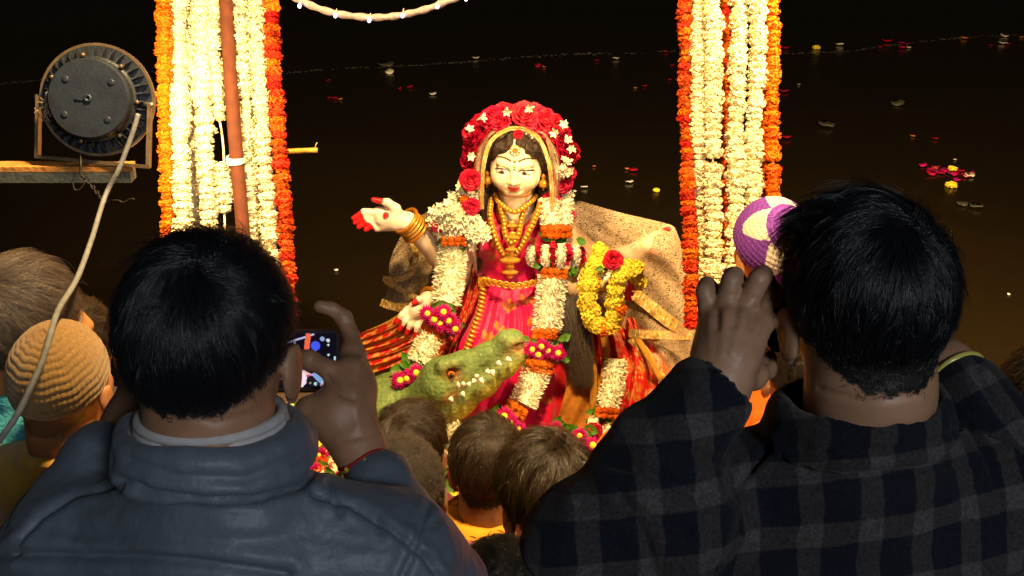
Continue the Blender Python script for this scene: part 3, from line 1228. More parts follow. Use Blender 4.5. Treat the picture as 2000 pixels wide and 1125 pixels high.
def trousers(root, hip, foot_z, m, dx=0.1):
    s = SDF(Vector(hip) + Vector((-.3, -.25, foot_z - hip[2] - .02)), Vector(hip) + Vector((.3, .35, .25)), 0.014)
    hip = Vector(hip)
    s.ell(hip, (.19, .13, .16), None, .02)
    for sx in (-1, 1):
        a = hip + Vector((sx * dx, 0, -.05))
        kn = hip + Vector((sx * dx, .03, (foot_z - hip.z) * .52))
        an = Vector((hip.x + sx * dx, hip.y - .01, foot_z + .08))
        s.chain([a, kn, an], [.1, .068, .055], .03)
        s.cone(an + Vector((0, 0, -.04)), an + Vector((0, .17, -.045)), .042, .032, .02)
    V, F = s.surface(2)
    link('trousers', mk_mesh('trousers', V, F, m, True), root)


# ---------------------------------------------------------------- the man in the quilted jacket
def side_fade(p):
    nape = np.clip((.012 - p[:, 2]) / .055, 0, 1)
    return (1 - .7 * np.clip((np.abs(p[:, 0]) - .045) / .03, 0, 1) * np.clip((.06 - p[:, 2]) / .06, 0, 1)) * (1 - .82 * nape)


SKIN_A = (0.29, 0.15, 0.085)
SCALP = (0.012, 0.01, 0.009)


def jacket_man():
    O = P(412, 668, 1.2)
    A = frame_from((0.03, 1.0, -0.12))
    yaw = frame_from((0.06, 1, 0))

    def L(x, y, z):
        return O + Vector(yaw @ np.array([x, y, z]))
    root = thing('person', 'man in a dark blue quilted jacket filming with a phone, seen from behind', 'person', Vector((O.x, O.y, .2)))
    root['pose'] = 'standing'
    # --- skin: head, neck, torso core, arms and hands, one surface
    wr_r, el_r, sh_r = P(712, 905, 1.40), P(840, 1165, 1.34), L(.185, -.01, -.27)
    wr_l, el_l, sh_l = P(226, 868, 1.36), P(95, 1120, 1.34), L(-.185, -.01, -.27)
    s = SDF(L(-.42, -.2, -.62), L(.36, .44, .16), 0.0034)
    add_head(s, O, A, 1.03, .062, necklen=.21, neckback=.012)
    s.ell(L(0, -.02, -.42), (.15, .085, .22), None, .03)
    s.cone(L(0, -.03, -.22), sh_r, .06, .055, .03)
    s.cone(L(0, -.03, -.22), sh_l, .06, .055, .03)
    s.chain([sh_r, el_r, wr_r], [.048, .036, .026], .02)
    s.chain([sh_l, el_l, wr_l], [.048, .036, .027], .02)
    # right hand round the phone: heel, thumb over the screen, forefinger over the top edge
    s.chain([wr_r, P(692, 860, 1.41), P(672, 800, 1.42), P(682, 735, 1.44)], [.029, .031, .034, .026], .015)
    s.chain([P(690, 830, 1.42), P(696, 760, 1.45), P(688, 690, 1.47)], [.026, .024, .018], .014)
    s.chain([P(645, 820, 1.41), P(606, 804, 1.41)], [.028, .021], .016)
    s.chain([P(672, 750, 1.425), P(640, 720, 1.425), P(605, 703, 1.43), P(572, 694, 1.435)], [.020, .0112, .0122, .0088], .007)
    s.chain([P(689, 690, 1.47), P(686, 655, 1.485), P(671, 620, 1.49), P(648, 603, 1.485), P(624, 598, 1.48)], [.0150, .0110, .0116, .0092, .0086], .004)
    for j, (bx, by) in enumerate(((700, 700), (702, 722), (700, 745))):   # fingers behind the phone
        s.chain([P(bx, by, 1.475), P(bx - 8, by - 6, 1.51), P(bx - 50, by - 8, 1.525), P(bx - 85, by - 6, 1.512)], [.012, .011, .0095, .0085], .004)
    # left hand rising behind the head to the other end of the phone
    s.chain([wr_l, P(262, 818, 1.39), P(300, 758, 1.42), P(330, 700, 1.44)], [.03, .033, .038, .03], .015)
    s.chain([P(315, 745, 1.42), P(360, 715, 1.43), P(400, 700, 1.435)], [.018, .0125, .0095], .008)
    for j in range(4):
        s.chain([P(325, 690 + 18 * j, 1.455), P(335, 680 + 20 * j, 1.50), P(370, 678 + 22 * j, 1.525), P(410, 680 + 22 * j, 1.512)], [.012, .0115, .0095, .0085], .004)
    msk = lambda l: scalp_mask(l, -.044)
    V, N, hm = finish_body('body', s, root, SKIN_A, O, A, 1.03, SCALP, msk, seams=[([(700, 705), (690, 760), (700, 830)], 9, -.0018), ([(640, 738), (668, 770), (690, 780)], 6, .0028), ([(676, 628), (694, 640)], 4, .0014), ([(645, 596), (656, 612)], 4, .0012), ([(668, 860), (735, 846)], 4, .0012), ([(615, 690), (606, 712)], 4, .001), ([(330, 800), (420, 825), (500, 808)], 5, .0016)])
    # --- hair
    w = (.012, -.062, .098)

    def ln(p):
        z = p[:, 2]
        return np.clip(.014 + (z + .07) * .36, .009, .055) * side_fade(p)
    hair_curves('hair', HAIR_BLACK, root, V[hm], N[hm], O, A, 1.03, w, ln, 2000, 12, lift=.30, swirl=.9, spread=.0055, clump=.65, grav=.3, rad=.00026, seed=3, wild=.14, push=1.0)
    hair_curves('stray_hair', HAIR_BLACK, root, V[hm], N[hm], O, A, 1.03, w, lambda p: ln(p) * 1.25, 260, 8, lift=.42, swirl=.9, spread=.004, clump=.6, grav=.15, rad=.00024, seed=5, wild=.3, push=1.2)
    # --- phone
    phone(P(546, 703, 1.465), Vector((1, .02, .0)), .158, .0785, 'phone lying sideways in the hands of the man in the quilted jacket, its screen lit')
    # --- jacket
    mj = mat('quilted_nylon', lin(84, 93, 106), 0.5, 0.35, noise=(9, 0.14), bump=(42, .3), sheen=.05)
    s = SDF(L(-.44, -.3, -.78), L(.42, .42, -.04), 0.0036)
    s.ell(L(0.0, -.035, -.5), (.215, .145, .28), None, .03)
    s.ell(L(0, -.05, -.35), (.2, .12, .13), None, .05)
    s.cone(L(-.02, -.04, -.2), L(.17, -.02, -.268), .075, .082, .05)
    s.cone(L(.02, -.04, -.2), L(-.17, -.02, -.272), .075, .082, .05)
    s.chain([L(.185, -.01, -.275), el_r + Vector((0, 0, 0)), P(738, 948, 1.39)], [.082, .066, .043], .03)
    s.chain([L(-.185, -.01, -.275), el_l, P(200, 898, 1.35)], [.082, .07, .046], .03)
    s.cone(P(200, 898, 1.35), P(208, 888, 1.355), .048, .043, .01)
    # collar: a thick standing ring round the neck, open inside
    ring = []
    for k in range(25):
        a = math.radians(-90 + 360 * k / 24)
        ring.append(L(.0 + .089 * math.cos(a), -.026 + .086 * math.sin(a), -.066 - .035 * max(0, math.sin(a)) - .02 * abs(math.cos(a))))
    for k in range(24):
        s.cone(ring[k], ring[k + 1], .0068, .0068, .004)
    for fr, rr in ((.2, .0075), (.4, .008), (.6, .0085), (.8, .009), (1.0, .010)):
        low = [p + Vector((0, 0, -.038 * fr)) + (p - L(.0, -.026, p.z - O.z)) * .05 * fr for p in ring]
        for k in range(24):
            s.cone(low[k], low[k + 1], rr, rr, .016)
    s.cone(L(.0, -.026, 0), L(.0, -.026, -.055), .081, .079, .005, 'cut')
    gr = [([L(-.2, -.06, -.215), L(-.1, -.11, -.2), L(0, -.13, -.195), L(.1, -.11, -.2), L(.2, -.06, -.22)], .009, .008),
          ([L(-.25, -.02, -.62), L(0, -.19, -.63), L(.25, -.02, -.64)], .009, .010),
          ([L(.1, -.07, -.155), L(.15, -.08, -.185), L(.2, -.085, -.24), L(.23, -.08, -.3)], .006, .008),
          ([L(.2, -.01, -.19), L(.2, -.05, -.21), L(.195, -.085, -.24)], .005, .007),
          ([L(-.1, -.07, -.155), L(-.16, -.06, -.185), L(-.23, -.04, -.25)], .006, .008),
          ([L(-.11, -.07, -.148), L(-.06, -.11, -.146), L(.01, -.125, -.146), L(.08, -.11, -.146), L(.13, -.07, -.148)], .006, .009)]
    seams = [([(240, 935), (300, 962), (400, 976), (500, 973), (590, 950), (618, 918)], 7, .008),
             ([(610, 968), (680, 988), (760, 1032), (830, 1088), (860, 1130)], 5.5, .006),
             ([(838, 985), (818, 1040), (802, 1090), (780, 1140)], 5.5, .005),
             ([(640, 945), (652, 975), (664, 1005)], 5, .004),
             ([(240, 950), (150, 968), (80, 1012), (20, 1084)], 5.5, .006),
             ([(0, 1082), (120, 1084), (250, 1088), (380, 1098), (560, 1122)], 9, .009),
             ([(150, 1040), (300, 1056), (450, 1060), (620, 1044)], 20, .004),
             ([(255, 900), (350, 930), (480, 935), (600, 885)], 9, .003),
             ([(700, 985), (735, 1010), (742, 1040)], 6, .003), ([(880, 1000), (840, 1030), (830, 1060)], 6, .003)]
    cloth_surface(s, root, 'jacket', mj, 11, .0036, 15, (), 2, (.8, 1, 2.0), seams=seams, iron=lambda V: (np.hypot(V[:, 0] - O.x, V[:, 1] - O.y) > .085) & (np.hypot(V[:, 0] - O.x, V[:, 1] - O.y) < .16) & (V[:, 2] > O.z - .15))
    # white shirt edge inside the collar
    mb = MB()
    rr = []
    for k in range(33):
        a = 2 * math.pi * k / 32
        rr.append(L(.0 + .0745 * math.cos(a), -.026 + .076 * math.sin(a), -.060 - .014 * (1 + math.sin(a))))
    mb.tube(rr, .0065, 8, False, None, 1.0)
    mb.tube([p + Vector((0, 0, -.010)) for p in rr], .008, 8, False)
    mb.build('shirt_collar', mat('white_cotton', (.42, .40, .41), .8, .1, noise=(60, .1)), root, True)
    # beaded thread bracelet
    br = thing('bracelet', 'red and yellow thread bracelet on the wrist beside the phone', 'bracelet', P(715, 890, 1.39))
    c0, c1 = P(706, 893, 1.402), P(722, 930, 1.398)
    ax = (c1 - c0).normalized()
    q = ax.to_track_quat('Z', 'Y')
    for j, (cn, r0) in enumerate((((.25, .01, .008), .0305), ((.30, .2, .02), .0318), ((.2, .015, .01), .031))):
        pts = [c0 + ax * (.004 + .006 * j) + q @ Vector((math.cos(a) * r0, math.sin(a) * r0, .002 * math.sin(3 * a + j))) for a in np.linspace(0, 2 * math.pi, 40)]
        b = MB()
        b.tube(pts, .0028, 6)
        b.build('thread', mat('thread_%d' % j, cn, .7), br, True)
    for k in range(16):
        a = 2 * math.pi * k / 16
        b = MB()
        b.lathe([(.0005, -.004), (.0035, 0), (.0005, .004)], Matrix.Translation(c0 + ax * .011 + q @ Vector((math.cos(a) * .034, math.sin(a) * .034, .003 * (-1) ** k))), 6)
        b.build('bead', mat('bead_yellow', (.45, .3, .03), .5), br, True)
    trousers(root, L(0, -.01, -.82), .2, mat('dark_denim', (.02, .025, .04), .8))


def phone(c, xdir, w, h, label, screen=True):
    """slab with rounded corners, lit screen towards the viewer"""
    root = thing('phone', label, 'phone', c)
    z = -(FW * .96 + UP * 0.1).normalized()
    x = (xdir - z * xdir.dot(z)).normalized()
    y = z.cross(x)
    R = Matrix((x, y, z)).transposed().to_4x4()
    M = Matrix.Translation(c) @ R

    def outline(w, h, r, n=6):
        pts = []
        for cx, cy, a0 in ((w / 2 - r, h / 2 - r, 0), (-w / 2 + r, h / 2 - r, 90), (-w / 2 + r, -h / 2 + r, 180), (w / 2 - r, -h / 2 + r, 270)):
            for k in range(n + 1):
                a = math.radians(a0 + 90 * k / n)
                pts.append((cx + r * math.cos(a), cy + r * math.sin(a)))
        return pts
    mb = MB()
    rings = [(outline(w - .002, h - .002, .011), -.004), (outline(w, h, .012), -.003), (outline(w, h, .012), .003), (outline(w - .0015, h - .0015, .0115), .004)]
    n = len(rings[0][0])
    V, F = [], []
    for pts, zz in rings:
        V += [M @ Vector((px, py, zz)) for px, py in pts]
    for j in range(3):
        for k in range(n):
            F.append((j * n + k, j * n + (k + 1) % n, (j + 1) * n + (k + 1) % n, (j + 1) * n + k))
    F.append(tuple(range(n - 1, -1, -1)))
    F.append(tuple(3 * n + k for k in range(n)))
    mb.add(V, F)
    mb.build('case', mat('phone_case', (.02, .02, .024), .3, .5), root)
    b = MB()
    b.box(M @ Vector((-w / 2 + .022, h / 2 - .022, -.0055)), (.014, .014, .0015), R.to_3x3())
    b.build('camera_bump', mat('phone_case'), root)
    if not screen:
        return root
    nx, ny = 190, 94
    X, Y = np.meshgrid(np.linspace(-1, 1, nx), np.linspace(-1, 1, ny))
    sw, sh = w / 2 - .004, h / 2 - .004
    u, v = X * sw * 1000, Y * sh * 1000                         # millimetres from the centre of the screen
    col = np.zeros((ny, nx, 3)) + np.array([.004, .003, .008])

    def disc(cx, cy, r, c, ry=None):
        m = ((u - cx) / r) ** 2 + ((v - cy) / (ry or r)) ** 2 < 1
        col[m] = c
        return m

    def line(x0, y0, x1, y1, t, c):
        a = np.array([x1 - x0, y1 - y0])
        tt = np.clip(((u - x0) * a[0] + (v - y0) * a[1]) / (a @ a), 0, 1)
        m = np.hypot(u - x0 - tt * a[0], v - y0 - tt * a[1]) < t
        col[m] = c
    # picture: lit figure in the lower half, arcs and a blue disc above, camera controls at the right end
    for k in range(16):
        a0, a1 = math.pi + k * .2 - .1, math.pi + (k + 1) * .2 - .1
        line(36 + 15 * math.cos(a0), 22 + 14 * math.sin(a0), 36 + 15 * math.cos(a1), 22 + 14 * math.sin(a1), 1.3, (.45, .35, .5))
    line(14, 24, 46, 34, 1.2, (.4, .4, .6))
    line(36, 12, 39, 34, 3.4, (.7, .12, .05))
    disc(48, 19, 6, (.05, .08, .7))
    disc(48, 6, 4.5, (.6, .3, .25), 4)
    line(52, 4, 57, -12, 3, (.12, .25, .5))
    disc(57, 28, 3, (.25, .3, .5))
    for cy in (26, 20, 7):
        disc(64.5, cy, 2.4 if cy == 26 else 1.5, (.5, .6, .6))
    line(67.5, 16, 67.5, 4, .35, (.3, .4, .45))
    line(72.5, 4, 72.5, -10, 1.0, (.45, .7, .75))
    line(67, -2, 67, -8, .9, (.4, .6, .65))
    disc(30, -18, 5.5, (.75, .5, .55))
    disc(28, -25, 8, (.8, .62, .72), 9)
    disc(22, -27, 4, (.7, .05, .12))
    disc(20, -32, 4, (.12, .2, .6))
    line(32, -15, 42, -20, 1.6, (.8, .5, .45))
    line(46, -19, 56, -29, 3.2, (.25, .4, .75))
    line(56, -29, 59, -34, 2, (.6, .6, .7))
    disc(41, -27, 6, (.01, .008, .01), 7)
    disc(47, -31, 2.4, (.4, .7, .8))
    disc(26, -34, 5, (.7, .6, .6), 3)
    for _ in range(70):
        disc(random.uniform(-60, 58), random.uniform(-34, 2), random.uniform(.4, 1.6), (random.uniform(.1, .7), random.uniform(.05, .4), random.uniform(.05, .5)))
    V = [M @ Vector((X[j, i] * sw, Y[j, i] * sh, .0043)) for j in range(ny) for i in range(nx)]
    F = [(j * nx + i, j * nx + i + 1, (j + 1) * nx + i + 1, (j + 1) * nx + i) for j in range(ny - 1) for i in range(nx - 1)]
    me = mk_mesh('screen', V, F, mat('phone_screen', vcol=True, rough=.2, emit=((1, 1, 1), .9)), False, col.reshape(-1, 3))
    link('screen', me, root)
    return root


jacket_man()
# ---------------------------------------------------------------- the man in the checked shirt
def plaid_mat():
    m = bpy.data.materials.new('checked_flannel')
    m.use_nodes = True
    N, L = m.node_tree.nodes, m.node_tree.links
    b = N['Principled BSDF']
    a = N.new('ShaderNodeAttribute')
    a.attribute_name = 'Col'
    n = N.new('ShaderNodeTexNoise')
    n.inputs['Scale'].default_value = 260
    n.inputs['Detail'].default_value = 3
    tc = N.new('ShaderNodeTexCoord')
    L.new(tc.outputs['Object'], n.inputs['Vector'])
    n2 = N.new('ShaderNodeTexNoise')
    n2.inputs['Scale'].default_value = 18
    L.new(tc.outputs['Object'], n2.inputs['Vector'])
    nz = N.new('ShaderNodeVectorMath')
    nz.operation = 'SCALE'
    nz.inputs['Scale'].default_value = 0.012
    L.new(n2.outputs['Color'], nz.inputs[0])
    ad = N.new('ShaderNodeVectorMath')
    L.new(a.outputs['Vector'], ad.inputs[0])
    L.new(nz.outputs[0], ad.inputs[1])
    sx = N.new('ShaderNodeSeparateXYZ')
    L.new(ad.outputs[0], sx.inputs[0])

    def stripe(out, period, duty, ph):
        d = N.new('ShaderNodeMath')
        d.operation = 'MULTIPLY_ADD'
        d.inputs[1].default_value = 1 / period
        d.inputs[2].default_value = ph
        L.new(out, d.inputs[0])
        f = N.new('ShaderNodeMath')
        f.operation = 'FRACT'
        L.new(d.outputs[0], f.inputs[0])
        r = N.new('ShaderNodeValToRGB')
        e = r.color_ramp.elements
        e[0].position = 0.0
        e[0].color = (0, 0, 0, 1)
        e[1].position = 0.03
        e[1].color = (1, 1, 1, 1)
        e2 = r.color_ramp.elements.new(duty)
        e2.color = (1, 1, 1, 1)
        e3 = r.color_ramp.elements.new(duty + .03)
        e3.color = (0, 0, 0, 1)
        L.new(f.outputs[0], r.inputs[0])
        return r.outputs[0]
    v = stripe(sx.outputs['X'], 0.0625, 0.40, 0.30)
    h = stripe(sx.outputs['Y'], 0.077, 0.36, 0.25)
    sm = N.new('ShaderNodeMath')
    sm.operation = 'ADD'
    L.new(v, sm.inputs[0])
    L.new(h, sm.inputs[1])
    sp = N.new('ShaderNodeMath')
    sp.operation = 'MULTIPLY'
    sp.inputs[1].default_value = 0.5
    L.new(sm.outputs[0], sp.inputs[0])
    r = N.new('ShaderNodeValToRGB')
    e = r.color_ramp.elements
    e[0].color = (0.0045, 0.006, 0.012, 1)
    e[1].color = (0.05, 0.047, 0.049, 1)
    em = e.new(0.5)
    em.color = (0.025, 0.0235, 0.026, 1)
    L.new(sp.outputs[0], r.inputs[0])
    mr = N.new('ShaderNodeMapRange')
    mr.inputs['From Min'].default_value = .3
    mr.inputs['From Max'].default_value = .7
    mr.inputs['To Min'].default_value = .6
    mr.inputs['To Max'].default_value = 1.35
    L.new(n.outputs['Fac'], mr.inputs['Value'])
    mx = N.new('ShaderNodeVectorMath')
    mx.operation = 'SCALE'
    L.new(r.outputs[0], mx.inputs[0])
    L.new(mr.outputs[0], mx.inputs['Scale'])
    L.new(mx.outputs[0], b.inputs['Base Color'])
    b.inputs['Roughness'].default_value = .9
    b.inputs['Specular IOR Level'].default_value = .15
    b.inputs['Sheen Weight'].default_value = .06
    bp = N.new('ShaderNodeBump')
    bp.inputs['Strength'].default_value = .35
    bp.inputs['Distance'].default_value = .003
    L.new(n.outputs['Fac'], bp.inputs['Height'])
    L.new(bp.outputs[0], b.inputs['Normal'])
    return m


def shirt_man():
    O = P(1690, 590, 1.2)
    A = frame_from((-0.07, 1.0, -0.10), (-.03, 0, 1))
    yaw = frame_from((-.1, 1, 0))
    SCL = 0.99

    def L(x, y, z):
        return O + Vector(yaw @ np.array([x, y, z]))
    root = thing('person', 'man in a black checked shirt holding up a phone, seen from behind', 'person', Vector((O.x, O.y, .2)))
    root['pose'] = 'standing'
    wr_l, el_l, sh_l = P(1410, 752, 1.19), P(1128, 1062, 1.20), L(-.175, .01, -.25)
    wr_r, el_r, sh_r = P(1878, 752, 1.36), P(2015, 965, 1.32), L(.185, .0, -.26)
    s = SDF(L(-.46, -.25, -.5), L(.34, .38, .17), 0.0034)
    add_head(s, O, A, SCL, .063, necklen=.2, neckback=.012)
    s.ell(L(0, 0, -.4), (.15, .085, .2), None, .03)
    s.cone(L(0, -.02, -.21), sh_r, .06, .055, .03)
    s.cone(L(0, -.02, -.21), sh_l, .06, .055, .03)
    s.chain([sh_l, el_l, wr_l], [.048, .037, .028], .02)
    s.chain([sh_r, el_r, wr_r], [.048, .037, .028], .02)
    # left hand: back of the hand towards the viewer, fingers bent over the phone
    s.chain([wr_l, P(1416, 705, 1.195), P(1426, 650, 1.20)], [.029, .030, .027], .015)
    s.cone(P(1394, 700, 1.20), P(1386, 626, 1.215), .022, .0135, .014)
    s.cone(P(1404, 690, 1.198), P(1416, 612, 1.21), .022, .0135, .014)
    s.cone(P(1425, 690, 1.195), P(1453, 612, 1.208), .022, .0135, .014)
    s.cone(P(1440, 695, 1.195), P(1486, 630, 1.21), .025, .0135, .014)
    fing = [((1384, 622, 1.215), (1377, 568, 1.215), (1381, 558, 1.225), (1402, 572, 1.275), .0100),
            ((1415, 608, 1.21), (1428, 549, 1.205), (1433, 540, 1.215), (1450, 556, 1.275), .0110),
            ((1453, 608, 1.208), (1482, 546, 1.20), (1489, 538, 1.212), (1503, 556, 1.275), .0114),
            ((1484, 628, 1.215), (1505, 576, 1.225), (1510, 568, 1.24), (1516, 588, 1.285), .0102)]
    for a, b, c, d, r in fing:
        s.chain([P(*a), P(*b), P(*c), P(*d)], [r * 1.05, r * 1.02, r * 1.02, r * .8], .0025)
    s.chain([P(1438, 728, 1.2), P(1470, 734, 1.215), P(1494, 720, 1.245), P(1503, 698, 1.275)], [.019, .0145, .0115, .009], .010)
    # right hand at the other end of the phone, behind the ear
    s.chain([wr_r, P(1850, 722, 1.38), P(1815, 690, 1.40)], [.03, .034, .03], .015)
    for j in range(4):
        s.chain([P(1815 - 6 * j, 668 + 20 * j, 1.42), P(1790, 650 + 22 * j, 1.46), P(1745, 650 + 22 * j, 1.48), P(1710, 655 + 22 * j, 1.465)], [.013, .012, .0105, .009], .004)
    s.chain([P(1820, 720, 1.39), P(1785, 725, 1.39), P(1750, 715, 1.395)], [.018, .013, .01], .008)
    msk = lambda l: scalp_mask(l, -.066)
    V, N, hm = finish_body('body', s, root, (0.32, 0.175, 0.105), O, A, SCL, SCALP, msk, seams=[([(1401, 640), (1400, 606)], 4.5, .0022), ([(1434, 636), (1437, 596)], 4.5, .0022), ([(1468, 640), (1474, 604)], 4.5, .0022), ([(1388, 690), (1385, 625)], 7, -.0009), ([(1408, 690), (1417, 610)], 7, -.0012), ([(1430, 690), (1453, 610)], 7, -.0012), ([(1446, 700), (1486, 630)], 7, -.001), ([(1366, 590), (1392, 596)], 4, .001), ([(1412, 575), (1438, 580)], 4, .001), ([(1452, 578), (1482, 586)], 4, .001), ([(1480, 735), (1508, 690)], 5, .003), ([(1600, 760), (1690, 785), (1790, 770)], 5, .0016)])

    def ln(p):
        z = p[:, 2]
        top = np.clip((z - .02) / .06, 0, 1)
        frt = np.clip((p[:, 1] + .02) / .08, 0, 1)
        return (np.clip(.015 + (z + .07) * .28, .010, .04) + top * .008 + frt * top * .022) * side_fade(p)
    hair_curves('hair', HAIR_BLACK, root, V[hm], N[hm], O, A, SCL, (.022, -.058, .098), ln, 1900, 13, lift=.27, swirl=1.0, spread=.0048, clump=.75, grav=.25,
                rad=.00027, seed=8, wild=.17, push=1.0, comb=(-.75, .55, .25))
    hair_curves('stray_hair', HAIR_BLACK, root, V[hm], N[hm], O, A, SCL, (.022, -.058, .098), lambda p: ln(p) * 1.2, 300, 8, lift=.45, swirl=1.0, spread=.004, clump=.6, grav=.1, rad=.00024, seed=9, wild=.3, push=1.2, comb=(-.9, .3, .4))
    phone(P(1630, 626, 1.30), Vector((1, .0, -.02)), .155, .076, 'dark phone held up between the cheek and fingers of the man in the checked shirt', False)
    # --- shirt
    ms = plaid_mat()
    s = SDF(L(-.48, -.3, -.72), L(.40, .36, -.05), 0.0044)
    s.ell(L(0, -.01, -.48), (.205, .125, .27), None, .03)
    s.ell(L(0, -.03, -.32), (.195, .105, .11), None, .05)
    s.cone(L(-.02, -.03, -.2), L(.17, 0, -.262), .068, .072, .05)
    s.cone(L(.02, -.03, -.2), L(-.165, .01, -.252), .068, .075, .05)
    s.chain([L(-.175, .01, -.255), P(1310, 1010, 1.19), el_l, P(1275, 908, 1.2), P(1390, 776, 1.192)], [.07, .056, .045, .046, .043], .04)
    s.chain([L(.185, 0, -.265), el_r, P(1890, 768, 1.355)], [.074, .06, .045], .03)
    # open cuffs
    s.cone(P(1428, 736, 1.19), P(1396, 768, 1.19), .033, .030, .003, 'cut')
    s.cone(wr_r, P(1888, 766, 1.355), .031, .03, .003, 'cut')
    ring = []
    for k in range(25):
        a = math.radians(-90 + 360 * k / 24)
        ring.append(L(.002 + .086 * math.cos(a), -.018 + .078 * math.sin(a), -.088 - .03 * max(0, math.sin(a)) - .016 * abs(math.cos(a)) + .006 * math.cos(a)))
    for k in range(24):
        s.cone(ring[k], ring[k + 1], .006, .006, .003)
    for fr, rr in ((.3, .0085), (.6, .0095), (1, .011)):
        low = [p + Vector((0, 0, -.036 * fr)) + (p - L(.002, -.018, p.z - O.z)) * .07 * fr for p in ring]
        for k in range(24):
            s.cone(low[k], low[k + 1], rr, rr, .006)
    s.cone(L(.002, -.018, 0), L(.002, -.018, -.08), .077, .071, .004, 'cut')
    V, F = s.surface(3)
    N = vnormals(V, F)
    f = fnoise(V * np.array((1, 1, 1.4)), 15, 21)
    arm = np.clip((-.12 - ((V - np.array(list(O))) @ yaw)[:, 0]) / .1, 0, 1)
    disp = (.0035 + .005 * arm) * (1 - np.abs(f)) + .0022 * fnoise(V, 34, 22)
    gr = [([L(-.11, -.06, -.145), L(-.05, -.105, -.14), L(.0, -.115, -.138), L(.06, -.105, -.138), L(.11, -.06, -.135)], .0035, .006),
          ([L(-.15, -.1, -.2), L(-.19, -.09, -.3), L(-.2, -.08, -.42)], .004, .005),
          ([L(-.24, -.06, -.24), L(-.21, -.07, -.31), L(-.17, -.09, -.36)], .006, .006),
          ([L(-.27, -.02, -.30), L(-.22, -.06, -.36), L(-.2, -.08, -.4)], .006, .006),
          ([L(.16, -.1, -.2), L(.19, -.09, -.3), L(.2, -.08, -.42)], .004, .005)]
    for pts, wd, dp in gr:
        dd = poly_dist(V, pts)
        disp += -dp * np.exp(-(dd / wd) ** 2) + dp * .4 * np.exp(-((dd - 2.6 * wd) / (1.6 * wd)) ** 2)
    V = relax(V + N * disp[:, None], F, .3)
    V = stitch(V, F, [([(1505, 872), (1430, 960), (1392, 1050), (1380, 1140)], 6, .006), ([(1190, 905), (1290, 930), (1400, 990)], 9, .006), ([(1130, 985), (1240, 1000), (1340, 1040)], 9, .006),
                      ([(1210, 960), (1260, 1050), (1280, 1130)], 9, .005), ([(1290, 850), (1340, 880), (1420, 905)], 8, .005), ([(1370, 740), (1400, 765), (1440, 800)], 6, .004),
                      ([(1525, 868), (1600, 880), (1700, 882), (1800, 868), (1875, 838)], 6, .0035), ([(1500, 925), (1700, 930), (1900, 905), (2000, 890)], 5, .003),
                      ([(1890, 830), (1930, 900), (1960, 1000)], 6, .005), ([(1905, 720), (1935, 790), (1990, 840)], 7, .005)])
    # cloth coordinates: along and across the weave, following the back and each sleeve
    lv = (V - np.array(list(O))) @ yaw
    cu = np.where(lv[:, 1] < 0.02, lv[:, 0] * (1 + .35 * np.clip(-lv[:, 1], 0, .1)), lv[:, 0])
    cv = lv[:, 2] - .10 * lv[:, 0] + .5 * np.clip(lv[:, 1] + .05, -1, .1)
    uv = np.stack([cu, cv, np.zeros(len(V))], 1)

    def sleeve(a, b, r):
        a = np.array(list(a))
        b = np.array(list(b))
        ab = b - a
        Ln = np.linalg.norm(ab)
        ab /= Ln
        t = (V - a) @ ab
        rad = V - a - t[:, None] * ab
        e1 = np.cross(ab, [0, 1, .2])
        e1 /= np.linalg.norm(e1)
        e2 = np.cross(ab, e1)
        ang = np.arctan2(rad @ e2, rad @ e1)
        w = (np.linalg.norm(rad, axis=1) < r) & (t > 0.02) & (t < Ln + .03)
        uv[w, 0] = ang[w] * r * .8
        uv[w, 1] = t[w]
    sleeve(el_r, wr_r, .065)
    link('shirt', mk_mesh('shirt', V, F, ms, True, uv), root)
    # bracelet on the far wrist
    bc = (P(1862, 738, 1.365))
    ax = (wr_r - P(1850, 722, 1.38)).normalized()
    q = ax.to_track_quat('Z', 'Y')
    b = MB()
    b.tube([P(1866, 737, 1.368) + q @ Vector((math.cos(t) * .037, math.sin(t) * .037, 0)) for t in np.linspace(0, 2 * math.pi, 40)], .0042, 10)
    o = b.build('bangle', mat('glossy_bangle', lin(190, 180, 90), .2, .6), None, True)
    tag(o, 'pale yellow bangle on the wrist behind the ear of the checked shirt man', 'bangle')
    trousers(root, L(0, 0, -.78), .2, mat('dark_denim'))


shirt_man()
